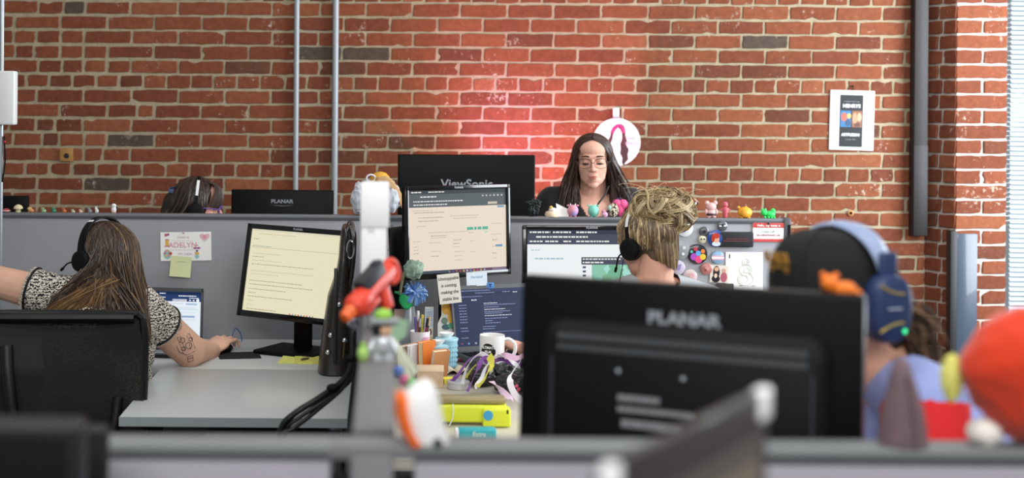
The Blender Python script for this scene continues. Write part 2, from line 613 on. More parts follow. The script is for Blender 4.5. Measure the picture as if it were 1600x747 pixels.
# conduits and the black steel channel on the wall
for (px, lb) in ((462.5, 'thin grey metal conduit running up the brick wall, the left of two'), (523.5, 'grey metal conduit on the brick wall beside the tall white carton, right of two')):
    t = thing('conduit_pipe', lb, 'pipe', (P(px, 165, WY - .035).x, WY - .022, 0), group='grey conduits on the brick wall')
    MB().cyl((0, 0, .3), (0, 0, 3.0), .0125 if px < 500 else .0145, mat('#a3a9ae', .45, .3), n=20).build('tube', t)
    for z in (.6, 2.45):
        MB().box((0, .008, z), (.06, .012, .018), STEEL, .003).build('pipe_strap', t)
p = P(1436, 200, WY - .04)
t = thing('steel_channel', 'black painted steel channel standing off the brick wall next to the pier', 'steel channel', (p.x, WY - .006, 0))
zb = P(1434, 368, WY - .04).z
MB().box((0, -.03, (zb + 3.1) / 2), (.064, .06, 3.1 - zb), mat('#2c2829', .5, bump=.1), .004).build('channel_body', t)
MB().box((0, -.031, zb + .21), (.067, .062, .42), mat('#242122', .5), .004).build('end_sleeve', t)

# dark blue-grey board at the pier
q = P(1509, 365, 6.3)
t = thing('display_board', 'blue-grey glossy board with a black edge leaning at the pier corner', 'board', (q.x, 6.3, 0))
zt = q.z
MB().box((0, 0, zt / 2), (.094, .03, zt), mat('#3b4756', .3, coat=.3), .003).build('board_face', t)
MB().box((-.061, .002, zt / 2 + .006), (.03, .05, zt + .012), mat('#17171a', .5), .003).build('edge_post', t)

# small old fittings in the wall
t = tag(MB().box((0, 0, 0), (.062, .02, .062), mat('#a77b45', .85, bump=.6, bscale=60, var=.2), .004).cyl((.002, -.012, -.004), (.002, .004, -.004), .012, DARK).build('wood_block', loc=P(104, 242, WY - .006)), 'tan wooden block with a dark hole set in the brick wall', 'wood block')
t = tag(MB().lathe([(.006, 0), (.013, 0), (.014, .006), (.007, .007), (.006, 0)], mat('#a9744a', .5, .4), M=Rx(90)).build('wall_anchor', loc=P(1329, 333, WY - .006)), 'small brown ring anchor in the brick wall below the poster', 'wall anchor')

# ------------------------------------------------------------------ partitions
def partition(label, x0, x1, y, post_left=False, post_right=False, slot=.0, end_caps=()):
    t = thing('cubicle_partition', label, 'partition', ((x0 + x1) / 2, y, 0), group='grey fabric cubicle partitions')
    w = x1 - x0
    MB().box((0, 0, PH / 2 + .03), (w, .045, PH - .08), GREY if y > 3 else mat('#a09ca6', .9, bump=.3, bscale=900), .004).build('fabric_panel', t)
    m = MB()
    m.box((0, 0, PH - .0075), (w + .004, .05 if y > 3 else .056, .015), CAP if y > 3 else mat('#6d7173', .42), .005, 3)
    m.box((0, -.0215, PH - .0175), (w, .007, .007), TRIM)
    m.build('top_cap', t)
    MB().box((0, 0, .05), (w, .052, .1), TRIM, .004).build('base_rail', t)
    if post_right:
        m = MB(); m.box((w / 2 - .008, 0, PH / 2), (.028, .06, PH + .004), TRIM, .005)
        m.box((w / 2 - .002, -.0305, PH - .06), (.011, .004, .075), BLKM, .001)
        m.build('end_post', t)
    if post_left:
        MB().box((-w / 2 + .008, 0, PH / 2), (.022, .06, PH - .03), TRIM, .004).build('end_post', t)
    return t


BY = 5.58
xr = (1232 - PX) * BY / F
partition('long grey fabric partition behind the brown-haired woman, toy row on top', -2.1, -.052, BY, slot=1)
partition('grey fabric partition with pins and a name card, behind the bun-haired woman', .022, xr, BY, post_right=True)
FY = 1.842
s2 = FY - .028
partition('near grey fabric partition across the lower left of the picture', -.95, (520 - PX) * s2 / F, FY, post_right=False)
partition('near grey fabric partition carrying the plush toys at lower right', (652 - PX) * s2 / F, 1.15, FY)
t = thing('cubicle_partition', 'grey dividing partition running from the near rail back between two cubicles', 'partition', (-.0105, 3.7, 0), group='grey fabric cubicle partitions')
MB().box((0, 0, PH / 2 + .03), (.045, 3.56, PH - .08), GREY, .004).build('fabric_panel', t)
MB().box((0, 0, PH - .012), (.058, 3.58, .024), mat('#69676a', .5), .005, 3).build('top_cap', t)
MB().box((0, 0, .05), (.05, 3.56, .1), TRIM, .004).build('base_rail', t)
for yy in (-.62, .55):
    MB().box((0, yy, PH - .0115), (.06, .006, .026), TRIM).build('cap_joint', t)
t = thing('connector_post', 'dark-slotted grey post joining the near partitions below the dividing rail', 'post', (-.012, FY, 0))
MB().box((0, -.002, PH / 2 - .006), (.056, .056, PH - .012), mat('#77757a', .5), .006).build('post_core', t)
m = MB()
for sx in (-1, 1): m.box((sx * .044, .0, PH / 2 - .02), (.03, .03, PH - .05), BLKM)
m.build('slot_strip', t)
MB().box((0, 0, PH - .01), (.118, .056, .02), mat('#6e6f73', .5), .005).build('post_cap', t)

# ------------------------------------------------------------------ desks
t = thing('desk', 'light grey L-shaped desk with the brown handbag on it', 'desk', (-.44, 4.6, 0))
MB().box((-.68, .635, HD - .0145), (2.04, .62, .029), DESK, .003).build('worktop', t)
lx0, lx1 = -.768, -.1
m = MB(); m.box(((lx0 + lx1) / 2 + .44, -.0575, HD - .0145), (lx1 - lx0, .76, .029), DESK, .003)
m.build('return_worktop', t)
m = MB(); m.box(((lx0 + lx1) / 2 + .44, -.439, HD - .0145), (lx1 - lx0, .004, .027), DESKE); m.build('edge_band', t)
for (x, y) in ((-.70, -.36), (.28, -.36), (-1.6, .4)):
    MB().cyl((x + .02, y, 0), (x + .02, y, HD - .03), .022, STEEL).build('leg', t)
t = thing('file_cabinet', 'dark grey file cabinet under the light grey desk', 'cabinet', (-.32, 4.42, 0))
MB().box((0, 0, .35), (.4, .5, .68), mat('#5a5c60', .5), .006).build('body', t)
for z in (.2, .52):
    d = MB().box((0, -.256, z), (.385, .016, .29), mat('#56585c', .45), .004).build('drawer', t)
    MB().box((0, -.268, z + .1), (.12, .014, .014), STEEL, .004).build('drawer_handle', d)
DESK2 = mat('#c9c3b4', .4, bump=.02, bscale=500)
t = thing('desk', 'beige-grey desk covered in books, ribbons and a mug', 'desk', (.9, 4.6, 0))
MB().box((-.16, .635, HD - .0145), (1.42, .62, .029), DESK2, .003).build('worktop', t)
MB().box((-.58, -.3, HD - .0145), (.6, 1.245, .029), DESK2, .003).build('return_worktop', t)
for (x, y) in ((-.84, -.86), (-.33, -.86), (.5, .4)):
    MB().cyl((x, y, 0), (x, y, HD - .03), .022, STEEL).build('leg', t)
t = thing('desk', 'desk hidden behind the near rail under the large black monitor', 'desk', (.4, 2.1, 0))
MB().box((0, 0, HD - .0145), (.66, .38, .029), DESK, .003).build('worktop', t)
for (x, y) in ((-.3, -.15), (.3, -.15), (-.3, .15), (.3, .15)):
    MB().cyl((x, y, 0), (x, y, HD - .03), .022, STEEL).build('leg', t)
t = thing('standing_desk', 'raised standing desk behind the far partition by the brick wall', 'desk', (.62, 6.05, 0))
MB().box((0, 0, 1.055), (1.5, .62, .029), DESK, .003).build('worktop', t)
for x in (-.6, .6):
    MB().box((x, 0, .53), (.07, .05, 1.02), STEEL, .004).build('leg', t)
    MB().box((x, 0, .015), (.07, .6, .03), STEEL, .004).build('foot', t)
t = thing('desk', 'desk along the brick wall behind the left partition', 'desk', (-1.1, 6.1, 0))
MB().box((0, .1, HD - .0145), (2.0, .6, .029), DESK, .003).build('worktop', t)
for (x, y) in ((-.9, -.15), (.9, -.15), (-.9, .35), (.9, .35)):
    MB().cyl((x, y, 0), (x, y, HD - .03), .022, STEEL).build('leg', t)

# ------------------------------------------------------------------ monitors
def text_rows(mb, rows, m, M, W, H, rng, x0=.05, y=-.0006):
    """short strokes of unreadable text; rows: (u, v, length, height)"""
    for (u, v, l, h) in rows:
        x = u
        while x < u + l:
            w = rng.uniform(.012, .04)
            w = min(w, u + l - x)
            mb.rect((x - .5) * W, (.5 - v - h) * H, (x + w - .5) * W, (.5 - v) * H, m, .0001, y, M)
            x += w + .006


def fill(mb, u0, v0, u1, v1, m, M, W, H, y=-.0003):
    mb.rect((u0 - .5) * W, (.5 - v1) * H, (u1 - .5) * W, (.5 - v0) * H, m, .0001, y, M)


def monitor(label, loc, yaw, h, W, H, tilt=0.0, screen=None, logo=None, logo_size=.012, back_logo=None, bez=.016, hull=(.62, .5), name='monitor', foot=(.2, .16), shine=False, vents=False, nostand=False, rolld=0.0, logo_z=None):
    t = thing(name, label, 'monitor', loc, yaw)
    M = Tm(0, 0, h) @ Ry(rolld) @ Rx(-tilt)
    m = MB(); m.box((0, .016, 0), (W, .022, H), BLK, .006, 3, M)
    hw, hh = hull[0] * W, hull[1] * H
    # raised rear housing, chamfered
    def ring(w, hg, y, r):
        o = []
        for (sx, sz, a0) in ((1, 1, 0), (-1, 1, 90), (-1, -1, 180), (1, -1, 270)):
            for k in range(4):
                a = math.radians(a0 + 30 * k)
                o.append(M @ Vector((sx * (w / 2 - r) + r * math.cos(a), y, sz * (hg / 2 - r) + r * math.sin(a) + hull_dz)))
        return o
    hull_dz = -.02 * (H / .3)
    m.loft([ring(hw, hh, .022, .03), ring(hw, hh, .036, .03), ring(hw * .965, hh * .94, .052, .03), ring(hw * .93, hh * .88, .058, .025)], BLKM, caps=True, smooth=True)
    if vents:
        for k in range(64):
            x = (k - 31.5) / 64 * hw * .86
            for zz in (.0, .016):
                m.box((x, .0585 - zz * .1, hull_dz + hh * .415 - zz), (hw * .006, .004, .009), mat('#5d6266', .4), M=M)
        for sx in (-1, 1):
            m.box((sx * hw * .447, .0585, hull_dz - hh * .1), (.003, .003, hh * .8), mat('#3a3b42', .4), M=M)
    m.build('housing', t, sharp=50)
    b = MB()
    for (cx, cz, w, hg) in ((0, H / 2 - bez / 2, W, bez), (0, -H / 2 + bez / 2 + .002, W, bez + .004), (-W / 2 + bez / 2, 0, bez, H), (W / 2 - bez / 2, 0, bez, H)):
        b.box((cx, .003, cz), (w, .012, hg), BLKG, .002, 2, M)
    b.build('bezel', t)
    s = MB(); sW, sH = W - 2 * bez, H - 2 * bez
    Ms = M @ Tm(0, .0045, .0)
    if screen: screen(s, Ms, sW, sH)
    else: fill(s, 0, 0, 1, 1, mat('#050607', .15), Ms, sW, sH)
    s.build('screen', t)
    if logo:
        MB().text(logo, logo_size, mat('#9a9ca0', .4), M, y=-.0035, z=H / 2 - bez / 2, bold=.0004).build('front_logo', t)
    if back_logo:
        z = logo_z if logo_z is not None else H / 2 - .05
        l = MB(); Mb = M @ Tm(0, .0275, z) @ Rz(180)
        l.text(back_logo[0], back_logo[1], mat('#8f949c', .4), Mb, bold=back_logo[2] if len(back_logo) > 2 else .0004, wide=1.15 if back_logo[0].isupper() else 1.0)
        if back_logo[0].isupper():
            pts = [(x * back_logo[1] * 2.2, -back_logo[1] * (.62 + .16 * (1 - x * x))) for x in [i / 8 - 1 for i in range(17)]]
            pts2 = [(x, z2 - back_logo[1] * .1 * (1 - (x / (back_logo[1] * 2.2)) ** 2) - .0003) for x, z2 in pts[::-1]]
            l.poly(pts + pts2, mat('#6c7178', .4), .0005, Mb)
        l.build('back_logo', t)
    if not nostand:
        st = MB(); tz = h - H * .26
        st.box((0, .072, tz * .5), (.07, .026, tz), BLK, .006); st.box((0, .06, tz), (.09, .05, .06), BLKM, .006)
        st.build('stand_neck', t)
        f = MB(); f.box((0, .03, .008), (foot[0], foot[1], .016), BLK, .007, 3); f.build('stand_foot', t)
    return t, M


rs = random.Random(5)
def scr_yellow(s, M, w, h):
    fill(s, 0, 0, 1, 1, em('#f7efcd', .98), M, w, h, 0)
    fill(s, 0, 0, 1, .022, em('#efe8cf', .95), M, w, h)
    L1, L2, L3 = em('#8c8670', 1), em('#c9bfa2', 1), em('#7d97a8', 1)
    fill(s, 0.02, .215, 1, .221, L2, M, w, h)
    for (u, v, l, c) in ((.08, .05, .4, L2), (.03, .115, .06, L1), (.03, .2, .2, L3), (.04, .29, .3, L2), (.04, .33, .12, L1), (.04, .375, .32, L2), (.04, .42, .66, L1),
                         (.04, .5, .66, L2), (.04, .54, .3, L2), (.04, .62, .56, L1), (.04, .665, .68, L1), (.04, .72, .4, L1), (.04, .765, .08, L1), (.04, .81, .48, L1), (.04, .86, .08, L2), (.04, .91, .06, L2), (.04, .96, .32, L1)):
        text_rows(s, [(u, v, l, .006)], c, M, w, h, rs)
    for k in range(9): fill(s, .5 + k * .03, .972, .515 + k * .03, .988, em(['#e07a7a', '#8aa6d6', '#d6b06a'][k % 3], .9), M, w, h)


def scr_cream(s, M, w, h):
    fill(s, 0, 0, 1, 1, em('#f6e6d3', .98), M, w, h, 0)
    fill(s, 0, 0, 1, .2, em('#5a6468', .8), M, w, h); fill(s, 0, 0, 1, .045, em('#424b50', .8), M, w, h)
    fill(s, 0, .955, .55, 1, em('#33475a', .8), M, w, h); fill(s, .4, .955, .85, 1, em('#6a3a68', .8), M, w, h); fill(s, .85, .955, 1, 1, em('#8d7a94', .8), M, w, h)
    wt, g1, g2, g3 = em('#f4f4f0', 1), em('#9a9086', 1), em('#c2b5a6', 1), em('#58b89a', 1)
    text_rows(s, [(.03, .015, .1, .014), (.2, .015, .16, .012), (.12, .07, .16, .014), (.05, .125, .5, .012), (.05, .165, .34, .012)], wt, M, w, h, rs)
    for k in range(6): fill(s, .75 + k * .04, .07, .765 + k * .04, .088, wt, M, w, h)
    fill(s, .81, .155, .91, .185, em('#f7ead2', 1), M, w, h); fill(s, .91, .205, .98, .23, em('#7fa8c4', 1), M, w, h)
    for (u, v, l) in ((.04, .235, .2), (.06, .26, .3), (.1, .32, .25), (.42, .31, .3), (.45, .34, .25), (.1, .36, .2), (.08, .42, .1), (.2, .5, .4), (.22, .54, .16), (.22, .565, .15),
                      (.05, .6, .08), (.2, .62, .12), (.05, .66, .05), (.05, .7, .05), (.05, .74, .05), (.22, .72, .1), (.22, .78, .08), (.45, .6, .08), (.45, .64, .06), (.45, .68, .06), (.46, .74, .1), (.46, .79, .08),
                      (.46, .84, .07), (.6, .52, .06), (.62, .62, .05), (.62, .75, .05), (.85, .42, .1), (.85, .55, .1), (.85, .62, .05), (.85, .7, .05), (.85, .78, .05), (.85, .84, .05)):
        text_rows(s, [(u, v, l, .007)], g2 if rs.random() < .7 else g1, M, w, h, rs)
    for a, b in ((.59, .655), (.665, .69), (.7, .74), (.75, .81)): fill(s, a, .455, b, .49, g3, M, w, h)
    fill(s, .775, .51, .8, .53, em('#a8dcc8', 1), M, w, h)
    fill(s, .885, .68, .96, .708, em('#6f9fc4', 1), M, w, h)
    for k in range(11): fill(s, .4 + k * .036, .966, .416 + k * .036, .988, em(['#e6e6f0', '#62a8e0', '#f0a040', '#e05050', '#f0d060'][k % 5], .9), M, w, h)


def scr_map(s, M, w, h):
    fill(s, 0, 0, 1, 1, em('#f6fafc', 1.05), M, w, h, 0)
    fill(s, 0, 0, 1, .175, em('#50566c', .75), M, w, h); fill(s, 0, 0, 1, .05, em('#3c4158', .75), M, w, h)
    wt = em('#f4f4f0', 1)
    text_rows(s, [(.02, .018, .16, .02), (.2, .018, .14, .02), (.38, .018, .16, .02), (.07, .075, .4, .02), (.02, .13, .1, .018), (.14, .13, .1, .018), (.28, .13, .06, .018), (.38, .13, .26, .018)], wt, M, w, h, rs)
    text_rows(s, [(.06, .34, .22, .016), (.03, .24, .07, .01)], em('#9cc4d4', 1), M, w, h, rs)
    u0 = .42
    fill(s, u0, .33, 1, .42, em('#54566e', .8), M, w, h)
    text_rows(s, [(u0 + .01, .345, .3, .016), (u0 + .01, .385, .16, .018)], wt, M, w, h, rs, y=-.0006)
    fill(s, u0 + .08, .42, 1, 1, em('#9adcc0', .9), M, w, h)
    for k in range(26):
        a, b = rs.uniform(u0 + .1, .95), rs.uniform(.44, .95); dw, dh = rs.uniform(.03, .1), rs.uniform(.03, .09)
        n = 9; pts = []
        for i in range(n):
            an = 2 * math.pi * i / n; q = rs.uniform(.6, 1.1)
            pts.append((min(.99, a + dw * q * math.cos(an)), min(.985, max(.425, b + dh * q * math.sin(an)))))
        s.poly([((u - .5) * w, (.5 - v) * h) for u, v in pts], em(['#86c89c', '#a4ecd8', '#b4f4e4', '#7fc4a0'][k % 4], .9), .0001, M, -.0004 - .00001 * k)
    for k in range(3): fill(s, u0 + .01, .44 + k * .05, u0 + .035, .465 + k * .05, em('#54607c', .9), M, w, h)


def base_of(p, z): return Vector((p.x, p.y, z))


# left cubicle monitor (yellowed document), turned towards the woman
c = P(458, 428, 5.22)
monitor('black monitor showing a pale yellow text document on the left desk', base_of(c, HD), -29, c.z - HD, .45, .345, 10.5, scr_yellow, 'PLANAR', .011, foot=(.26, .2), bez=.019, rolld=1.0)
# centre cubicle monitors
c = P(717, 361.5, 5.18)
monitor('black monitor with a cream web page and dark toolbar, behind the blue paper flower', base_of(c, HD), 30, c.z - HD, .455, .335, 2, scr_cream, 'PLANAR', .010, foot=(.2, .2), bez=.016)
c = P(925, 424, 5.3)
monitor('black monitor showing a green map, behind the headset of the bun-haired woman', base_of(c, HD), 4, c.z - HD, .52, .34, 3, scr_map, 'PLANAR', .012, foot=(.2, .16), bez=.0165)
# monitors seen from behind
c = P(441, 372, 6.05)
monitor('black monitor seen from behind over the left partition, beside the dark-haired woman', base_of(c, HD), 180 - 3, c.z - HD, .435, .41, -4, None, back_logo=('PLANAR', .022, .0006), hull=(.62, .52), logo_z=.155, rolld=0)
c = P(728, 318, 5.95)
monitor('large black monitor seen from behind in front of the brick wall', base_of(c, 1.07), 180 + 4, c.z - 1.07, .575, .41, 0, None, back_logo=('ViewSonic', .052, .0008), hull=(.5, .5), logo_z=.082, foot=(.26, .2))
c = P(20, 345, 6.2)
monitor('black monitor edge at the far left behind the row of tiny toys', base_of(c, HD), 180, c.z - HD, .11 * 1.3, .22, 0, None, foot=(.1, .1))
c = P(1072, 627, 2.11)
_, MF = monitor('large blurred black monitor seen from behind at the front right', base_of(c, HD), 180 - 25, c.z - HD, .505, .348, -3, None, back_logo=('PLANAR', .025, .0009), hull=(.84, .78), logo_z=.122, foot=(.24, .2), vents=True, rolld=-.0)

FM = _
Mb = MF @ Tm(0, .0588, 0) @ Rz(180)
for x, z in ((-.088, .043), (.008, .04)):
    MB().ell((x, 0, z), (.0035, .002, .0035), STEEL, Mb).build('screw', FM)
m = MB()
text_rows(m, [(.0, .05, .5, .16), (.0, .36, .9, .14), (.05, .7, .7, .2)], mat('#85888c', .5), Mb @ Tm(-.025, 0, -.015), .125, .055, rs)
m.build('rating_label', FM)

# ------------------------------------------------------------------ people
def skin(hexc):
    key = ('skin', hexc)
    if key in _M: return _M[key]
    m = mat(hexc, .6, bump=.08, bscale=260, var=.05, vscale=25, spec=.25).copy()
    b = m.node_tree.nodes['Principled BSDF']
    b.inputs['Subsurface Weight'].default_value = .04
    b.inputs['Subsurface Radius'].default_value = (.012, .005, .003)
    _M[key] = m
    return m


def hairmat(hexc): return mat(hexc, .42, spec=.5, var=.12, vscale=60)


def head_frame(yaw, pitch=0, roll=0): return (Rz(yaw) @ Rx(-pitch) @ Ry(roll)).to_3x3()


def head_prims(C, R, k=1.0, wide=1.0):
    R4 = R.to_4x4(); o = []

    def e(c, r): o.append(('e', C + R @ (Vector(c) * k), (r[0] * k * wide, r[1] * k, r[2] * k), R4))
    e((0, -.012, .03), (.073, .094, .083)); e((0, .03, -.03), (.061, .06, .083)); e((0, .042, -.08), (.046, .042, .034))
    e((0, .068, -.102), (.024, .019, .018))
    for sx in (-1, 1):
        e((sx * .036, .053, -.028), (.025, .024, .028)); e((sx * .031, .0775, .002), (.0155, .012, .0095))
        e((sx * .076, -.008, -.012), (.011, .02, .031)); e((sx * .011, .097, -.033), (.009, .009, .007))
        e((sx * .034, .036, -.064), (.023, .032, .03))
    e((0, .076, .022), (.05, .017, .014)); e((0, .04, .055), (.06, .05, .045))
    o.append(('c', C + R @ (Vector((0, .089, .008)) * k), C + R @ (Vector((0, .107, -.029)) * k), .0075 * k, .0105 * k))
    e((0, .087, -.058), (.021, .011, .006)); e((0, .086, -.0675), (.018, .011, .0065)); e((0, .078, -.078), (.024, .014, .014))
    return o


def hand_prims(w, fwd, up, ts=-1, curl=.35, k=1.0, spread=.1):
    fwd = fwd.normalized(); up = (up - fwd * up.dot(fwd)).normalized(); sd = fwd.cross(up)
    Rm = Matrix((sd, fwd, up)).transposed().to_4x4(); o = []
    o.append(('e', w + fwd * .05 * k, (.041 * k, .055 * k, .017 * k), Rm))
    o.append(('e', w + fwd * .082 * k, (.042 * k, .018 * k, .0135 * k), Rm))
    o.append(('e', w + fwd * .035 * k + sd * ts * .024 * k - up * .006, (.019 * k, .034 * k, .016 * k), Rm))
    for i, (off, ln) in enumerate(((.031, .94), (.0105, 1.04), (-.0105, .98), (-.031, .78))):
        b = w + fwd * .087 * k + sd * ts * off * k - up * abs(off) * .12
        a = curl * .6; d_side = sd * ts * off / .031 * spread
        r = .0088 * k * (1 if i < 3 else .88)
        for j, L in enumerate((.043, .026, .021)):
            d = (fwd * math.cos(a) - up * math.sin(a) + d_side).normalized()
            q = b + d * L * ln * k
            o.append(('c', b, q, r, r * .93)); b = q; r *= .93; a += curl * (1.1 + .15 * i)
    b = w + fwd * .026 * k + sd * ts * .034 * k - up * .006; a = .35
    d = (fwd * .72 + sd * ts * .62 - up * .25).normalized()
    q = b + d * .042 * k; o.append(('c', b, q, .0115 * k, .0098 * k))
    d2 = (fwd * .93 + sd * ts * .2 - up * .3).normalized(); o.append(('c', q, q + d2 * .031 * k, .0096 * k, .008 * k))
    return o


def torso_prims(msh, pel, R, shl, shr, inf=0.0, k=1.0, neck=None):
    """volume of a trunk from shoulder centre to pelvis"""
    R4 = R.to_4x4(); o = []
    up = (msh - pel)

    def e(f, dy, r): o.append(('e', pel + up * f + R @ Vector((0, dy, 0)), (r[0] * k + inf, r[1] * k + inf, r[2] * k + inf), R4))
    e(.8, .0, (.168, .105, .14)); e(.6, .012, (.165, .115, .15)); e(.34, .012, (.155, .112, .15)); e(.1, .0, (.175, .125, .13))
    nb = msh + Vector((0, 0, .035)) if neck is None else neck
    for s in (shl, shr): o.append(('c', nb, s, .045 + inf, .056 * k + inf))
    return o


def legs_prims(pel, R, seated, inf=0.0, k=1.0, foot=True):
    o = []
    for sx in (-1, 1):
        hip = pel + R @ Vector((sx * .09, 0, -.03))
        if seated:
            kn = Vector((hip.x, hip.y, 0)) + R @ Vector((sx * .03, .4, 0)); kn.z = .5
            an = Vector((kn.x, kn.y, .09)) + R @ Vector((0, -.02, 0))
        else:
            kn = Vector((hip.x, hip.y, .5)) + R @ Vector((0, .02, 0)); an = Vector((hip.x, hip.y, .09))
        o.append(('c', hip, kn, .085 * k + inf, .058 + inf)); o.append(('c', kn, an, .056 + inf, .04 + inf))
        if foot: o.append(('c', an + Vector((0, 0, -.045)) + R @ Vector((0, -.02, 0)), an + Vector((0, 0, -.055)) + R @ Vector((0, .14, 0)), .036, .03))
    return o


def long_hair(C, R, n, end, mats, rad=(.0035, .0045), seed=1, rr=(.081, .1, .098), part=(.0, -.05, .05), face=55, drop=14, wave=.006, back=-.01, eq=-.02, zc=.02, ph_fn=None):
    rg = random.Random(seed); mb = MB()
    for i in range(n):
        ph = rg.uniform(face, 360 - face) if ph_fn is None else ph_fn(rg)
        side = 1 if ph < 180 else -1          # head local: +X is the right side
        a = math.radians(ph)
        d1 = Vector((math.sin(a), math.cos(a), rg.uniform(eq - .25, eq + .2))).normalized()
        d0 = Vector((part[0] + side * .03, rg.uniform(part[1], part[2]) / .1, .93)).normalized()
        lay = 1 + rg.uniform(-.02, .055)
        pts = []
        om = math.acos(max(-1, min(1, d0.dot(d1)))) or 1e-3
        for k in range(9):
            t = k / 8
            d = (d0 * math.sin((1 - t) * om) + d1 * math.sin(t * om)) / math.sin(om)
            d.normalize()
            q = Vector((d.x * rr[0], d.y * rr[1], d.z * rr[2])) * lay + Vector((0, back, zc))
            pts.append(C + R @ q)
        e = end(side, a, rg)
        p0 = pts[-1]; tan = (pts[-1] - pts[-2]).normalized()
        L = (e - p0).length
        p1 = p0 + tan * L * .3; p2 = e + Vector((0, 0, L * .4))
        cv = bez(p0, p1, p2, e, drop)[1:]
        f1, f2 = rg.uniform(5, 11), rg.uniform(0, 6.3)
        w = wave * rg.uniform(.3, 1.3)
        for k, q in enumerate(cv):
            t = (k + 1) / len(cv)
            cv[k] = q + Vector((math.sin(f1 * t + f2) * w * t, math.cos(f1 * t * .8 + f2) * w * t, 0))
        pts += cv
        r0 = rg.uniform(*rad); N = len(pts)
        rd = [r0 * (.6 + .4 * min(1, k / 4)) * (1 - .75 * max(0, (k / (N - 1) - .7) / .3)) for k in range(N)]
        m = mats(rg, ph, i)
        mb.tube(pts, rd, m, 5)
    return mb


def headset(t, C, R, cups=(-1, 1), cupcol=BLKM, band_r=(.084, .118), strip=True, tilt=0, mic=-1, cup_r=.033, band_w=.007, stripcol='#e8e8e8', drop=-.012, yoff=-.005, boom=None, striprange=(.14, .24)):
    h = bpy.data.objects.new('headset', None); COL.objects.link(h); h.parent = t
    Rt = R @ Rx(tilt).to_3x3()

    def W_(x, y, z): return C + Rt @ Vector((x, y + yoff, z))
    pts = [W_(band_r[0] * math.cos(a), 0, drop + (band_r[1] - drop) * math.sin(a) ** .8 if math.sin(a) > 0 else drop) for a in [math.pi * i / 28 for i in range(29)]]
    mb = MB(); V = []; n = len(pts)
    for i, p in enumerate(pts):
        a = math.pi * i / 28
        out = Rt @ Vector((math.cos(a), 0, math.sin(a))); fw = Rt @ Vector((0, 1, 0))
        V += [p + out * .004 + fw * band_w, p + out * .004 - fw * band_w, p - out * .002 - fw * band_w, p - out * .002 + fw * band_w]
    Fc = []
    for i in range(n - 1):
        for j in range(4):
            q = i * 4 + j; r = i * 4 + (j + 1) % 4
            Fc.append((q, q + 4, r + 4, r))
    Fc += [(0, 1, 2, 3), tuple(range(4 * n - 1, 4 * n - 5, -1))]
    mb.add(V, Fc, cupcol, True)
    bo = mb.build('headband', h, sharp=50)
    if strip:
        for rngs in ((striprange, 1), ((1 - striprange[1], 1 - striprange[0]), -1)):
            (a0, a1) = rngs[0]
            V = []; k = 8
            for i in range(k + 1):
                a = math.pi * (a0 + (a1 - a0) * i / k)
                p = W_(band_r[0] * math.cos(a), 0, drop + (band_r[1] - drop) * math.sin(a) ** .8)
                out = Rt @ Vector((math.cos(a), 0, math.sin(a))); fw = Rt @ Vector((0, 1, 0))
                V += [p + out * .0055 + fw * band_w * .8, p + out * .0055 - fw * band_w * .8, p + out * .003 - fw * band_w * .8, p + out * .003 + fw * band_w * .8]
            Fc = []
            for i in range(k):
                for j in range(4):
                    q = i * 4 + j; r = i * 4 + (j + 1) % 4
                    Fc.append((q, q + 4, r + 4, r))
            lab(MB().add(V, Fc, mat(stripcol, .4), True).build('band_strip', h, sharp=50), 'white strip on the headband')
    for sx in cups:
        c0 = W_(sx * (band_r[0] - .006), 0, drop - .004); ax = Rt @ Vector((sx, 0, 0))
        Mx = Matrix.Translation(c0) @ (ax.to_track_quat('Z', 'Y').to_matrix().to_4x4())
        cu = MB(); cu.lathe([(.004, .02), (cup_r * .7, .0205), (cup_r * .93, .016), (cup_r, .008), (cup_r, 0), (cup_r * .9, -.004)], cupcol, 28, Mx)
        o = cu.build('ear_cup', h)
        MB().lathe([(cup_r * .5, -.001), (cup_r * .98, -.001), (cup_r * 1.02, -.008), (cup_r * .95, -.016), (cup_r * .5, -.017)], mat('#141416', .8), 28, Mx).build('ear_cushion', o)
    if mic:
        c0 = W_(mic * (band_r[0] + .01), 0, drop - .004)
        if boom is None: boom = (0.075, -.055)
        mid = W_(mic * (band_r[0] + .008), boom[0] * .5, drop + boom[1] * .35); e = W_(mic * (band_r[0] - .015), boom[0], drop + boom[1])
        mb = MB(); mb.tube(crom([c0, mid, e], 6), .0028, BLKM, 8); mb.tube([e, e + (e - mid).normalized() * .018], [.005, .0045], BLKM, 8)
        mb.build('microphone_boom', h)
    return h


def V3(p): return Vector(p)


# ---- 1. brown-haired woman at the left desk, seen from behind
root = Vector((-.98, 4.62, 0))
t = thing('person', 'woman with long brown hair seen from behind, in a tweed top and headset', 'person', root)
q = lambda px, py, Y: P(px, py, Y) - root
SK1 = skin('#deb098')
C1 = q(161, 400, 4.80); R1 = head_frame(56, 2, 4)
shl, shr = q(98, 466, 4.76), q(212, 474, 4.76)
msh = (shl + shr) / 2; nb = msh + Vector((0, .01, .045))
Rb = head_frame(4)
pel = Vector((msh.x, msh.y - .02, .6))
elr, wrr = q(296, 548, 4.98), q(330, 549, 5.17)
ell_, wrl = q(-14, 438, 4.80), q(-92, 395, 4.9)
pr = head_prims(C1, R1, 1.0)
pr += [('c', C1 + R1 @ Vector((0, -.02, -.07)), nb, .056, .06)]
pr += torso_prims(msh, pel, Rb, shl, shr, k=1.08, neck=nb)
pr += [('c', shr, elr, .066, .06), ('c', elr, wrr, .056, .034), ('c', shl, ell_, .064, .054), ('c', ell_, wrl, .05, .034)]
pr += hand_prims(wrr, q(347, 531, 5.26) - wrr, Vector((0, -.1, 1)), -1, .38, 1.12)
pr += hand_prims(wrl, wrl - ell_, Vector((0, -.5, 1)), 1, .3)
pr += legs_prims(pel, Rb, True)
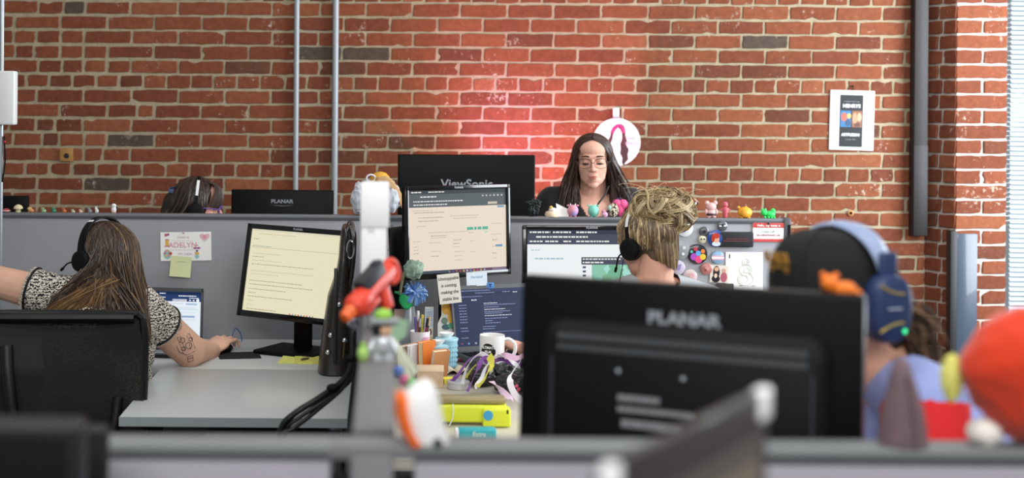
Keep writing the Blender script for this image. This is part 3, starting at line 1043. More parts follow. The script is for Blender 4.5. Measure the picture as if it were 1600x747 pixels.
organic('body', pr, SK1, t, .0042, 5)
TW = mat('#e9e5dc', .9).copy(); TW.name = 'tweed'
nt = TW.node_tree; bn = nt.nodes['Principled BSDF']
tc = nt.nodes.new('ShaderNodeTexCoord')
w1 = nt.nodes.new('ShaderNodeTexNoise'); w1.inputs['Scale'].default_value = 135; w1.inputs['Detail'].default_value = 1
mp = nt.nodes.new('ShaderNodeMapping'); mp.inputs['Scale'].default_value = (1.0, 1.0, .55)
w2 = nt.nodes.new('ShaderNodeTexWave'); w2.bands_direction = 'Z'; w2.inputs['Scale'].default_value = 32; w2.inputs['Distortion'].default_value = 9; w2.inputs['Detail Scale'].default_value = 3
rp = nt.nodes.new('ShaderNodeValToRGB'); rp.color_ramp.elements[0].position = .46; rp.color_ramp.elements[1].position = .52
rp.color_ramp.elements[0].color = lin('#1b1a1c'); rp.color_ramp.elements[1].color = lin('#ded7c9')
ad = nt.nodes.new('ShaderNodeMix'); ad.data_type = 'RGBA'; ad.inputs[0].default_value = .4
nt.links.new(tc.outputs['Object'], mp.inputs[0]); nt.links.new(mp.outputs[0], w1.inputs[0]); nt.links.new(tc.outputs['Object'], w2.inputs[0])
nt.links.new(w1.outputs[0], ad.inputs[6]); nt.links.new(w2.outputs[1], ad.inputs[7]); nt.links.new(ad.outputs[2], rp.inputs[0])
nt.links.new(rp.outputs[0], bn.inputs['Base Color'])
hr = shr + (elr - shr) * .5; hl = shl + (ell_ - shl) * .46
tp = torso_prims(msh, pel, Rb, shl, shr, .013, 1.08, nb) + [('e', shr, (.073,) * 3), ('e', shl, (.077,) * 3), ('f', shr, hr, .073, .076), ('f', shl, hl, .076, .076)]
organic('tweed_top', tp, TW, t, .0055, 3, cut=lambda v: (Vector((v.x, v.y, 0)) - Vector((nb.x, nb.y, 0))).length < .075 and v.z > msh.z - .02)
for (a, b, r) in ((shr, hr, .0765), (shl, hl, .0775)):
    d = (b - a).normalized(); u, w = frame_of(d); cm_ = MB(); fr = MB()
    rg = random.Random(4)
    ring = [b - d * .014 + (u * math.cos(x) + w * math.sin(x)) * r for x in [2 * math.pi * i / 40 for i in range(41)]]
    cm_.tube(ring, .0042, mat('#121214', .7), 7); cm_.build('cuff_trim', t)
    for i in range(90):
        x = 2 * math.pi * i / 90; o_ = u * math.cos(x) + w * math.sin(x)
        p0 = b - d * .008 + o_ * (r - .001)
        fr.tube([p0, p0 + d * rg.uniform(.006, .011) + o_ * rg.uniform(-.002, .003)], [.0013, .0007], mat('#d8d0c0', .9), 4)
    fr.build('cuff_fringe', t)
organic('trousers', legs_prims(pel, Rb, True, .012, foot=False) + [('e', pel, (.19, .14, .13), Rb.to_4x4())], mat('#1d1e22', .85), t, .012, 3)
# tattoos: thin ink drawn on the outer upper arm
ink = mat('#4b4d52', .7)


def tattoo(cpx, cpy, shapes):
    mb = MB(); ax0, ax1 = shr, elr
    for sh in shapes:
        pts = []
        for (x, y) in sh:
            best = None
            o = Vector((0, 0, CZ)); tgt = P(cpx + x, cpy + y, 4.8); d = (tgt - o).normalized(); o = o - root
            for k in range(500):
                s_ = 4.3 + k * .0018; p = o + d * s_
                hit = False
                for (A, B, ra, rb) in ((shr, elr, .066, .06), (elr, wrr, .056, .034)):
                    tt = max(0, min(1, (p - A).dot(B - A) / (B - A).length_squared)); c = A + (B - A) * tt
                    if (p - c).length < ra + (rb - ra) * tt + .0005: hit = True
                if hit: best = p; break
            if best: pts.append(best)
        if len(pts) > 1: mb.tube(pts, .0011, ink, 5)
    return mb.build('tattoo_ink', t)


def circ(x, y, r, n=14, ry=None, a0=0, a1=360): return [(x + r * math.cos(math.radians(a0 + (a1 - a0) * i / n)), y + (ry or r) * math.sin(math.radians(a0 + (a1 - a0) * i / n))) for i in range(n + 1)]


tattoo(290, 538, [[(-13, -10), (6, -17), (15, 6), (-4, 14), (-13, -10)], circ(-5, -6, 4), circ(5, 2, 5), circ(-3, 7, 3), [(-10, -3), (10, -10)], [(2, -14), (8, 8)], circ(8, -8, 3), [(-14, 3), (-10, 12), (2, 17), (14, 11)], [(-8, -12), (-1, 10)]])
tattoo(276, 508, [circ(0, 0, 8, ry=9, a0=-30, a1=300), circ(1, 1, 4), [(-8, -4), (-3, 6)]])
tattoo(297, 561, [[(-4, -3), (4, -6), (5, 2), (-3, 5), (-4, -3)], [(-3, 0), (4, -2)]])
# hair
HD1, HM1, HL1, HG1 = hairmat('#37281e'), hairmat('#4a3728'), hairmat('#6a5136'), hairmat('#94744a')
hb = [('e', C1 + R1 @ Vector((0, -.022, .02)), (.086, .1, .09), R1.to_4x4()), ('c', C1 + R1 @ Vector((.0, -.035, 0)), q(182, 470, 4.75), .062, .06), ('c', q(165, 470, 4.75), q(170, 560, 4.74), .06, .05), ('c', q(205, 470, 4.75), q(208, 560, 4.74), .05, .045)]
hbo = organic('hair', hb, HD1, t, .006, 4)


def end1(side, a, rg):
    x = rg.random()
    if rg.random() < .78: return q(134 + x * 101, 540 + rg.uniform(-25, 12), 4.66 - .03 * rg.random())
    return q(72 + x * 80, 486 + rg.uniform(0, 16), 4.655)


def m1(rg, ph, i):
    r = rg.random()
    return HD1 if r < .48 else HM1 if r < .86 else HL1 if r < .985 else HG1


long_hair(C1, R1, 1500, end1, m1, seed=2, face=62, wave=.007, rr=(.094, .122, .1), rad=(.0018, .003), zc=.012, ph_fn=lambda rg: rg.uniform(60, 266)).build('hair_strands', hbo)
gl = MB(); rg = random.Random(9)
for i in range(240):
    x = rg.random()
    a_ = q(150 + 40 * rg.random(), 432 + 22 * rg.random(), 4.675 - .012 * rg.random()); b_ = q(68 + 85 * x, 484 + 14 * rg.random(), 4.655 - .01 * rg.random())
    gl.tube(bez(a_, a_ + (b_ - a_) * .3 + Vector((0, -.012, .012)), b_ + Vector((.02, -.008, .03)), b_, 10), [.0024 * (1 - .6 * k / 10) for k in range(11)], [HL1, HG1, HM1, HL1][i % 4], 5)
lab(gl.build('hair_lock', hbo), 'golden ends of the hair swept over the shoulder')
hs = headset(t, C1, R1, band_r=(.108, .13), mic=-1, boom=(.1, -.025), striprange=(.66, .69), cup_r=.036, band_w=.013, tilt=-4)

# ---- 2. dark-haired woman whose head shows over the left partition
root = Vector((-.82, 6.0, 0))
t = thing('person', 'woman with dark fringe and purple glasses, only her head showing over the partition', 'person', root)
C = q(308, 322, 6.0); R = head_frame(-84, 8)
shl, shr = C + Vector((-.05, .17, -.25)), C + Vector((-.05, -.17, -.25)); msh = (shl + shr) / 2; nb = msh + Vector((0, 0, .05))
pel = Vector((msh.x, msh.y, .6)); Rb = head_frame(-88)
SK2 = skin('#dba48f')
el1, el2 = shl + Vector((.08, .03, -.26)), shr + Vector((.08, -.03, -.26))
w1_, w2_ = el1 + Vector((.23, -.05, .03)), el2 + Vector((.23, .05, .03))
pr = head_prims(C, R) + [('c', C + R @ Vector((0, -.02, -.07)), nb, .05, .055)] + torso_prims(msh, pel, Rb, shl, shr, k=.95, neck=nb)
pr += [('c', shl, el1, .048, .04), ('c', el1, w1_, .04, .028), ('c', shr, el2, .048, .04), ('c', el2, w2_, .04, .028)]
pr += hand_prims(w1_, Vector((1, 0, -.1)), Vector((0, 0, 1)), -1) + hand_prims(w2_, Vector((1, 0, -.1)), Vector((0, 0, 1)), 1) + legs_prims(pel, Rb, True)
organic('body', pr, SK2, t, .005, 4)
organic('knit_top', torso_prims(msh, pel, Rb, shl, shr, .014, .95, nb) + [('f', shl, el1, .06, .055), ('f', shr, el2, .06, .055)], mat('#35343a', .9, bump=.3), t, .008, 3, cut=lambda v: (Vector((v.x, v.y, 0)) - Vector((nb.x, nb.y, 0))).length < .07 and v.z > msh.z)
organic('trousers', legs_prims(pel, Rb, True, .012, foot=False) + [('e', pel, (.18, .14, .13), Rb.to_4x4())], mat('#1d1e22', .85), t, .012, 3)
HK = [hairmat('#241a15'), hairmat('#33251d'), hairmat('#45332a')]
hbo = organic('hair', [('e', C + R @ Vector((0, -.022, .03)), (.081, .088, .09), R.to_4x4()), ('c', C + R @ Vector((0, -.09, .0)), C + R @ Vector((0, -.125, -.2)), .055, .04)], HK[0], t, .006, 3)
long_hair(C, R, 420, lambda s_, a, rg: C + R @ Vector((rg.uniform(-.07, .07), -.12 + rg.uniform(-.05, .04), -.24 + rg.uniform(-.05, .05))), lambda rg, ph, i: HK[i % 3], seed=5, face=80, wave=.01, part=(0, -.02, .05), ph_fn=lambda rg: rg.uniform(60, 300), rr=(.081, .098, .098)).build('hair_strands', hbo)
fb = MB(); rg = random.Random(3)
for i in range(150):
    x = rg.uniform(-.074, .074)
    p0 = C + R @ Vector((x * .5, .04, .105)); p3 = C + R @ Vector((x, .102 - x * x * 9.5, .014 + rg.uniform(-.012, .006)))
    fb.tube(bez(p0, p0 + R @ Vector((x * .3, .045, -.002)), p3 + R @ Vector((0, .008, .05)), p3, 8), [.0034] * 7 + [.003, .002], HK[i % 3], 5)
fb.build('fringe', hbo)
cl = MB(); cl.lump(q(268, 298, 5.97), (.013, .011, .014), mat('#5a6f94', .3), .3, 5); cl.tube([q(266, 294, 5.96), q(275, 292, 5.96)], .004, mat('#2b3550', .4))
lab(cl.build('hair_clip', hbo), 'blue-grey hair clip')
g = MB(); PU = mat('#6a4a9c', .25)
for sx in (-1, 1):
    g.tube([C + R @ Vector((sx * .032 + .021 * math.cos(a), .103 - .01 * abs(math.cos(a)), -.002 + .018 * math.sin(a))) for a in [2 * math.pi * i / 20 for i in range(21)]], .0032, PU, 6)
    g.tube([C + R @ Vector((sx * .055, .095, .002)), C + R @ Vector((sx * .079, .05, .002)), C + R @ Vector((sx * .081, -.005, .0))], .0026, PU, 6)
g.tube([C + R @ Vector((-.011, .1, .002)), C + R @ Vector((0, .107, .004)), C + R @ Vector((.011, .1, .002))], .0025, PU, 6)
lab(g.build('glasses', t), 'purple-framed glasses')
headset(t, C, R, mic=1, band_r=(.09, .122), striprange=(.12, .33), cup_r=.034, tilt=2)

# ---- 3. woman standing by the brick wall, facing us
root = Vector((.88, 6.06, 0))
t = thing('person', 'woman in glasses and a black top standing before the brick wall, looking down', 'person', root)
C = q(926, 251, 6.0); R = head_frame(172, 4, 1)
SK3 = skin('#dba893')
nb = q(925, 307, 6.05); shl, shr = q(985, 318, 6.06), q(863, 318, 6.06); msh = (shl + shr) / 2
pel = Vector((msh.x, msh.y + .01, .86)); Rb = head_frame(176)
el1, el2 = shl + Vector((.05, -.03, -.27)), shr + Vector((-.05, -.03, -.27))
w1_, w2_ = Vector((el1.x - .04, el1.y - .0, 1.0)) , Vector((el2.x + .04, el2.y - .0, 1.0))
w1_ = el1 + Vector((-.04, .16, -.17)); w2_ = el2 + Vector((.04, .16, -.17))
pr = head_prims(C, R, .92, 1.06) + [('c', C + R @ Vector((0, -.02, -.07)), nb, .055, .062)] + torso_prims(msh, pel, Rb, shl, shr, k=1.05, neck=nb)
pr += [('c', shl, el1, .056, .046), ('c', el1, w1_, .044, .03), ('c', shr, el2, .056, .046), ('c', el2, w2_, .044, .03)]
pr += hand_prims(w1_, w1_ - el1, Vector((1, 0, .3)), 1) + hand_prims(w2_, w2_ - el2, Vector((-1, 0, .3)), -1) + legs_prims(pel, Rb, False)
organic('body', pr, SK3, t, .0036, 4)
vn = nb + Vector((0, -.05, -.02))
organic('black_top', torso_prims(msh, pel, Rb, shl, shr, .014, 1.05, nb) + [('e', shl, (.07,) * 3), ('e', shr, (.07, .07, .075)), ('f', shl, el1, .07, .06), ('f', shr, el2, .07, .06)], mat('#111114', .85, sheen=.2), t, .006, 3,
        cut=lambda v: (abs(v.x - nb.x) < .082 and v.z > msh.z + .03) or (v.y < nb.y and abs(v.x - nb.x) < (v.z - (msh.z - .1)) * .62))
organic('trousers', legs_prims(pel, Rb, False, .014, foot=False) + [('e', pel, (.19, .14, .13), Rb.to_4x4())], mat('#23252b', .85), t, .012, 3)
lp = MB(); lp.ell(C + R @ Vector((0, .0995, -.0565)), (.019, .0035, .0032), mat('#b0625f', .5), R=R.to_4x4()); lp.ell(C + R @ Vector((0, .097, -.065)), (.0155, .0035, .0038), mat('#b96c68', .5), R=R.to_4x4()); lp.build('lips', t)
br = MB(); ey = MB()
for sx in (-1, 1):
    br.tube([C + R @ Vector((sx * (.014 + .034 * i / 6), .0925 - .014 * (i / 6) ** 2, .022 + .006 * math.sin(math.pi * (.2 + .7 * i / 6)))) for i in range(7)], [.0028, .0034, .0036, .0034, .003, .0024, .0014], mat('#35231c', .8), 6)
    ey.ell(C + R @ Vector((sx * .03, .0862, -.004)), (.0115, .004, .0036), mat('#2a211d', .4), R=R.to_4x4())
    ey.tube([C + R @ Vector((sx * .03 + .0145 * (i / 3 - 1), .0895 - .003 * abs(i / 3 - 1), -.0035 - .003 * (1 - (i / 3 - 1) ** 2))) for i in range(7)], .0018, mat('#1d1310', .7), 5)
br.build('eyebrows', t); ey.build('eyelashes', t)
g = MB(); GF = mat('#4a4442', .35, .3)
for sx in (-1, 1):
    g.tube([C + R @ Vector((sx * .033 + .027 * math.copysign(abs(math.cos(a)) ** .75, math.cos(a)), .107 - .012 * max(0, sx * math.cos(a)), -.001 + .02 * math.copysign(abs(math.sin(a)) ** .75, math.sin(a)))) for a in [2 * math.pi * i / 28 for i in range(29)]], .0013, GF, 6)
    g.tube([C + R @ Vector((sx * .059, .097, .003)), C + R @ Vector((sx * .078, .05, .003)), C + R @ Vector((sx * .08, -.005, .0))], .0016, GF, 6)
g.tube([C + R @ Vector((-.007, .107, .0)), C + R @ Vector((0, .111, .003)), C + R @ Vector((.007, .107, .0))], .0014, GF, 6)
go = g.build('glasses', t)
HW = [hairmat('#2b1c16'), hairmat('#3a271f'), hairmat('#4a3329')]
hb = [('e', C + R @ Vector((0, -.025, .03)), (.081, .088, .086), R.to_4x4())]
for sx, px in ((1, 888), (-1, 972)):
    hb += [('c', C + R @ Vector((sx * .062, -.03, .02)), q(px, 318, 6.05), .03, .045)]
hb += [('c', C + R @ Vector((0, -.07, 0)), C + Vector((0, .1, -.3)), .075, .09)]
hbo = organic('hair', hb, HW[0], t, .006, 4)


def end3(side, a, rg):
    f = math.cos(a)
    if side > 0: return q(884 + rg.uniform(-14, 24), 330 + rg.uniform(-18, 25), 5.97 + (.05 if f < .2 else .0) + rg.uniform(-.01, .05))
    return q(975 + rg.uniform(-22, 16), 335 + rg.uniform(-18, 25), 5.97 + rg.uniform(-.01, .06))


def ph3(rg):
    a = rg.uniform(57, 150)
    return a if rg.random() < .5 else 360 - a


long_hair(C, R, 800, end3, lambda rg, ph, i: HW[0] if rg.random() < .5 else HW[1 + i % 2], seed=8, face=52, wave=.004, part=(0, -.04, .075), rr=(.082, .094, .089), ph_fn=ph3, zc=.022, rad=(.002, .0032)).build('hair_strands', hbo)
MB().tube(crom([q(951, 291, 5.96), q(944, 306, 5.925), q(933, 322, 5.90), q(926, 345, 5.89)], 5), .0042, mat('#141416', .7), 6).build('lanyard', t)

# ---- 4. woman with a blonde curly bun, headset, seen from behind-left
root = Vector((.93, 4.55, 0))
t = thing('person', 'woman with a messy blonde bun, black headset and grey t-shirt, seen from behind', 'person', root)
C = q(1010, 378, 4.6); R = head_frame(38, 18, -3)
SK4 = skin('#d6a28b')
nb = q(1022, 446, 4.56); shl, shr = q(935, 480, 4.52), q(1108, 478, 4.66); msh = (shl + shr) / 2
pel = Vector((msh.x + .02, msh.y - .04, .6)); Rb = head_frame(30)
el1 = q(880, 590, 4.68); w1_ = q(822, 548, 4.93)
el2 = shr + Vector((.02, .1, -.26)); w2_ = el2 + Vector((-.12, .2, .04))
pr = head_prims(C, R, 1.0) + [('c', C + R @ Vector((0, -.025, -.06)), nb, .057, .06)] + torso_prims(msh, pel, Rb, shl, shr, k=1.0, neck=nb)
pr += [('c', shl, el1, .054, .045), ('c', el1, w1_, .043, .03), ('c', shr, el2, .054, .045), ('c', el2, w2_, .043, .03)]
pr += hand_prims(w1_, q(796, 536, 5.0) - w1_, Vector((.3, -.3, 1)), 1, .5) + hand_prims(w2_, w2_ - el2, Vector((0, 0, 1)), -1) + legs_prims(pel, Rb, True)
organic('body', pr, SK4, t, .0045, 5)
organic('grey_t_shirt', torso_prims(msh, pel, Rb, shl, shr, .013, 1.0, nb) + [('e', shl, (.066,) * 3), ('e', shr, (.066,) * 3), ('f', shl, shl + (el1 - shl) * .6, .066, .066), ('f', shr, shr + (el2 - shr) * .6, .066, .066)], mat('#a3a8aa', .9, bump=.2), t, .006, 3,
        cut=lambda v: (v - (nb + Vector((0, 0, .01)))).length < .082 and v.z > nb.z - .035)
organic('trousers', legs_prims(pel, Rb, True, .012, foot=False) + [('e', pel, (.18, .14, .13), Rb.to_4x4())], mat('#2a2f3a', .85), t, .012, 3)
HB = [hairmat('#5d4934'), hairmat('#8b7350'), hairmat('#b59c72'), hairmat('#d6c39a')]
bunC = q(1036, 329, 4.58)
hbo = organic('hair', [('e', C + R @ Vector((0, -.022, .026)), (.079, .088, .088), R.to_4x4()), ('e', C + R @ Vector((0, -.048, -.045)), (.056, .038, .055), R.to_4x4()), ('e', bunC, (.07, .055, .045))], HB[0], t, .006, 3)
hsb = MB(); rg = random.Random(12)
for i in range(900):      # hair pulled up from the hairline to the bun
    ph = math.radians(rg.uniform(48, 312)); z = -.35 - .45 * max(0, -math.cos(ph)) if rg.random() < .6 else rg.uniform(-.3, .3)
    d1 = Vector((math.sin(ph), math.cos(ph), z + rg.uniform(-.15, .15))).normalized()
    d0 = Vector((rg.uniform(-.25, .25), -.35 + rg.uniform(-.25, .25), .9)).normalized()
    om = math.acos(max(-1, min(1, d0.dot(d1)))); pts = []
    lay = 1 + rg.uniform(-.01, .05)
    for k in range(12):
        u = k / 11; d = ((d1 * math.sin((1 - u) * om) + d0 * math.sin(u * om)) / math.sin(om)).normalized()
        pts.append(C + R @ (Vector((d.x * .083, d.y * .1, d.z * .098)) * lay + Vector((0, -.012, .022))) + Vector((math.sin(k * 1.3 + i), math.cos(k + i), 0)) * .0015)
    r = rg.random(); front = math.cos(ph) > -.1
    lowz = d1.z < -.2; m = HB[0] if r < (.55 if lowz else .3) else HB[1] if r < (.82 if lowz else .66) else HB[2] if r < .93 else HB[3]
    hsb.tube(pts, [.001] + [.0021] * 10 + [.0016], m, 5)
for i in range(420):      # nape hair swept up
    x = rg.uniform(-.062, .062); w_ = math.sqrt(max(0, 1 - (x / .075) ** 2))
    p0 = C + R @ Vector((x * .8, -.035 - .05 * w_, -.105 + rg.uniform(-.016, .02) + abs(x) * .8)); p1 = C + R @ Vector((x * 1.08, -.05 - .062 * w_, -.03))
    p2 = C + R @ Vector((x * .9, -.055 - .062 * w_, .06)); p3 = bunC + Vector((rg.gauss(0, .03), rg.gauss(0, .02), -.03))
    hsb.tube(bez(p0, p1, p2, p3, 9), [.0008] + [.0019] * 8 + [.0015], HB[0] if rg.random() < .6 else HB[1] if rg.random() < .7 else HB[2], 5)
hsb.build('hair_strands', hbo)
bn = MB()
for i in range(270):      # loose curls of the bun, each a lock of fine strands
    ax = Vector((rg.gauss(0, 1), rg.gauss(0, 1), rg.gauss(0, 1))).normalized(); u, w = frame_of(ax)
    R0 = rg.uniform(.018, .07); off = Vector((rg.gauss(0, .04), rg.gauss(0, .026), rg.gauss(0, .024)))
    a0 = rg.uniform(0, 6.3); sp = rg.uniform(1.8, 4.8); c1, c2 = rg.random(), rg.uniform(2, 4)
    base_m = 0 if c1 < .12 else 1 if c1 < .42 else 2 if c1 < .8 else 3
    for s_ in range(9):
        jo, jr = rg.gauss(0, .006), rg.gauss(0, .006); pts = []
        for k in range(15):
            a = a0 + sp * k / 14; rr_ = (R0 + jr) * (1 + .16 * math.sin(a * c2 + i))
            p = (u * math.cos(a) + w * math.sin(a)) * rr_ + ax * (.012 * math.sin(a * 2 + i) + jo)
            p = off + Vector((p.x * 1.05, p.y, p.z * .8)); L = math.sqrt((p.x / .108) ** 2 + (p.y / .08) ** 2 + (p.z / .078) ** 2)
            if L > 1: p = p / L * (1 + .12 * (L - 1))
            pts.append(bunC + p)
        th = rg.uniform(.0007, .0014)
        bn.tube(pts, [th * .5] + [th] * 13 + [th * .4], HB[min(3, max(0, base_m + rg.choice((0, 0, 0, 1, -1))))], 4)
for i in range(45):       # flyaway wisps
    p0 = bunC + Vector((rg.gauss(0, .03), rg.gauss(0, .03), .02 + rg.uniform(0, .02))); d = Vector((rg.gauss(0, .05), rg.gauss(0, .03), rg.uniform(.0, .04)))
    bn.tube(bez(p0, p0 + Vector((0, 0, .03)), p0 + d + Vector((0, 0, .025)), p0 + d * 1.2, 8), .0005, HB[3], 4)
lab(bn.build('hair_bun', hbo), 'messy curly bun, lighter blonde than the rest')
headset(t, C, R, mic=-1, boom=(.085, -.055), band_r=(.091, .12), striprange=(.14, .3), cup_r=.036, tilt=6)
ww = MB().tube(crom([q(974, 405, 4.5), q(971, 425, 4.48), q(966, 452, 4.47), q(962, 500, 4.46)], 5), .0016, BLKM, 6); ww.build('headset_cable', t)
MB().tube([nb + Vector((.074 * math.cos(a), .074 * math.sin(a), .0 + .012 * math.sin(a + .6))) for a in [2 * math.pi * i / 40 for i in range(41)]], .0042, mat('#1a1a1c', .7), 6).build('lanyard', t)

# ---- 5. man in a black cap and blue gaming headset
root = Vector((.9, 2.58, 0))
t = thing('person', 'person in a black cap, large blue headset and lavender t-shirt behind the front monitor', 'person', root)
C = q(1308, 472, 2.47); R = head_frame(114, 4)
SK5 = skin('#d9a489')
nb = q(1382, 585, 2.52); shl, shr = q(1445, 632, 2.41), q(1440, 622, 2.74); msh = (shl + shr) / 2
pel = Vector((msh.x + .06, msh.y + .02, .6)); Rb = head_frame(104)
el1 = shl + Vector((-.02, -.05, -.27)); w1_ = el1 + Vector((-.22, .08, .04)); el2 = shr + Vector((-.05, .03, -.27)); w2_ = el2 + Vector((-.22, -.06, .04))
pr = head_prims(C, R, 1.03) + [('c', C + R @ Vector((0, -.03, -.06)), nb, .058, .064)] + torso_prims(msh, pel, Rb, shl, shr, k=1.05, neck=nb)
pr += [('c', shl, el1, .053, .046), ('c', el1, w1_, .043, .03), ('c', shr, el2, .053, .046), ('c', el2, w2_, .043, .03)]
pr += hand_prims(w1_, w1_ - el1, Vector((0, 0, 1)), 1) + hand_prims(w2_, w2_ - el2, Vector((0, 0, 1)), -1) + legs_prims(pel, Rb, True)
organic('body', pr, SK5, t, .005, 5)
LAV = mat('#8f9cd0', .9, bump=.2)
sle = shl + (el1 - shl) * .62
organic('lavender_t_shirt', torso_prims(msh, pel, Rb, shl, shr, .014, 1.05, nb) + [('e', shl, (.068,) * 3), ('e', shr, (.068,) * 3), ('f', shl, sle, .068, .07), ('f', shr, shr + (el2 - shr) * .6, .068, .068)], LAV, t, .007, 4,
        cut=lambda v: (Vector((v.x, v.y, 0)) - Vector((nb.x, nb.y, 0))).length < .076 and v.z > msh.z + .035)
d = (el1 - shl).normalized(); b0 = shl + (el1 - shl) * -.03
lab(MB().tube([b0, b0 + d * .01, sle + d * .01, sle + d * .01], [.0705, .073, .0745, .069], mat('#cf2226', .85), 28).build('sleeve_band', t), 'red lower part of the sleeve')
MB().tube([nb + Vector((.07 * math.cos(a), .07 * math.sin(a), .02 + .01 * math.sin(a + .6))) for a in [2 * math.pi * i / 40 for i in range(41)]], .007, mat('#7f8cc4', .9), 6).build('collar', t)
organic('trousers', legs_prims(pel, Rb, True, .012, foot=False) + [('e', pel, (.19, .14, .13), Rb.to_4x4())], mat('#30333c', .85), t, .012, 3)
HM = [mat('#33261e', .6, spec=.2), mat('#54402f', .6, spec=.2), mat('#6f563f', .6, spec=.2)]
hbo = organic('hair', [('e', C + R @ Vector((0, -.03, .01)), (.082, .088, .09), R.to_4x4()), ('e', C + R @ Vector((0, -.075, -.05)), (.065, .045, .07), R.to_4x4())], HM[0], t, .007, 3)
long_hair(C, R, 420, lambda s_, a, rg: C + R @ Vector((rg.uniform(-.085, .06), -.13 + rg.uniform(-.035, .025), -.1 + rg.uniform(-.03, .06))), lambda rg, ph, i: HM[int(rg.random() * 2.99)], seed=15, face=105, wave=.008, drop=8, rad=(.003, .005)).build('hair_strands', hbo)
cap = bpy.data.objects.new('baseball_cap', None); COL.objects.link(cap); cap.parent = t
CAPM = mat('#121315', .9, bump=.25, bscale=500)
Mc = Matrix.Translation(C) @ R.to_4x4()


def crown(u, v):
    a = 2 * math.pi * u; ph = math.pi / 2 * v
    rx, ry, rz = .09, .121, .105
    z = math.sin(ph); c = math.cos(ph) ** .7
    bx = 1 + .05 * max(0, math.cos(a)) * math.sin(ph * 2)
    return Vector((rx * c * math.sin(a), (ry * c * math.cos(a)) * bx + .004, .022 + rz * z + .012 * max(0, math.cos(a)) * math.sin(2 * ph)))


cm_ = MB(); cm_.grid(crown, 49, 15, CAPM, Mc)
for k in range(6):
    cm_.tube([crown(k / 6 + 1 / 12, j / 14) * 1.004 for j in range(15)], .0016, CAPM, 5, M=Mc)
cm_.build('cap_crown', cap)
MB().ell((0, .004, .13), (.008, .008, .005), CAPM, M=Mc).build('cap_button', cap)


def brim(u, v):
    x = (u - .5) * 2; w = .078
    return Vector((x * w, .088 * math.sqrt(max(0, 1 - (x * .85) ** 2)) + .02 + v * .075 * math.sqrt(max(0, 1 - x * x * .98)), .03 - .02 * x * x - v * .014))


bm_ = MB(); bm_.grid(brim, 21, 7, CAPM, Mc)
o = bm_.build('cap_brim', cap); sd = o.modifiers.new('t', 'SOLIDIFY'); sd.thickness = .004
em_ = MB(); GO = mat('#a8792a', .7, bump=.4, bscale=900)
Me = Mc @ Tm(0, .124, .078) @ Rx(-12) @ Rz(180)
em_.text('KAUS', .026, GO, Me, ext=.002, bold=.0008, z=.012, wide=.9)
em_.poly([(-.028, -.002), (.028, -.002), (.014, -.02), (0, -.034), (-.014, -.02)], GO, .002, Me)
em_.poly([(-.014, -.006), (.014, -.006), (0, -.024)], CAPM, .003, Me, y=-.0015)
lab(em_.build('cap_emblem', cap), 'gold embroidered emblem on the cap front')
NV = mat('#25345c', .4, coat=.1)
hs = bpy.data.objects.new('gaming_headset', None); COL.objects.link(hs); hs.parent = t
hb_ = MB(); V = []; n = 37
Mh = Mc @ Tm(0, -.012, .026) @ Rx(5)
for i in range(n):
    a = math.pi * (i / (n - 1)); s_ = math.sin(a)
    p = Vector((.104 * math.cos(a), 0, .0 + .106 * s_ ** .75 if s_ > 0 else 0)); out = Vector((math.cos(a), 0, s_))
    w = .01 + .015 * s_
    V += [p + out * .006 + Vector((0, w * .8, 0)), p + out * .009, p + out * .006 - Vector((0, w * .8, 0)), p - Vector((0, w, 0)), p - out * .012, p + Vector((0, w, 0))]
Fc = []
for i in range(n - 1):
    for j in range(6):
        x = i * 6 + j; y = i * 6 + (j + 1) % 6
        Fc.append((x, x + 6, y + 6, y))
Fc += [tuple(range(6)), tuple(range(6 * n - 1, 6 * n - 7, -1))]
hb_.add(V, Fc, mat('#8797b8', .4), True, Mh); lab(hb_.build('headband', hs, sharp=60), 'pale blue-grey padded headband')
for sx in (-1, 1):
    ar = MB(); ar.box((sx * .108, 0, .028), (.012, .036, .085), NV, .006, 3, Mh); ar.build('slider_arm', hs)
    cu = MB(); rings = []
    for (dx, k) in ((-.012, .9), (-.004, 1.0), (.012, 1.0), (.022, .93), (.027, .75)):
        rings.append([Vector((sx * (.1 + dx), .042 * k * math.copysign(abs(math.cos(a)) ** .8, math.cos(a)) - .003, -.024 + .058 * k * math.copysign(abs(math.sin(a)) ** .8, math.sin(a)))) for a in [2 * math.pi * i / 32 for i in range(32)]])
    cu.loft(rings, NV, Mh); co = cu.build('ear_cup', hs)
    cs_ = MB(); cs_.loft([[Vector((sx * x, .04 * k * math.cos(a) - .003, -.024 + .055 * k * math.sin(a))) for a in [2 * math.pi * i / 28 for i in range(28)]] for (x, k) in ((.09, 1.0), (.08, 1.02), (.076, .9))], mat('#16181d', .8), Mh); cs_.build('ear_cushion', co)
    for (z, sg) in ((.016, 1), (-.06, -1)):
        ll = MB(); ll.tube([Vector((sx * .1265, .03 - .05 * i / 6, z - sg * .014 * (i / 6) - .004 * math.sin(3.1 * i / 6) * sg)) for i in range(7)], .0022, mat('#c8b050', .3, .6), 6, M=Mh)
        lab(ll.build('trim_line', co), 'thin gold line across the blue ear cup')
    le = MB(); le.ell((sx * .127, -.022, -.072 + .012), (.003, .004, .004), em('#38e08a', 2.5), M=Mh); le.build('status_light', co)
    sl_ = MB(); sl_.box((sx * .127, .0, -.022), (.0012, .03, .0018), mat('#c9d2e2', .4), M=Mh); sl_.build('logo_line', co)

# ------------------------------------------------------------------ things on the partitions' top rails
U5 = BY / F


def on_rail(px, Y=BY, dy=0.0): return Vector((P(px, 338, Y).x, Y + dy, PH))


def eyes(t, y, z, dx, r, m=None):
    for sx in (-1, 1): MB().ell((sx * dx, y, z), r, m or mat('#151515', .3), n=10, k=6).build('eye', t)


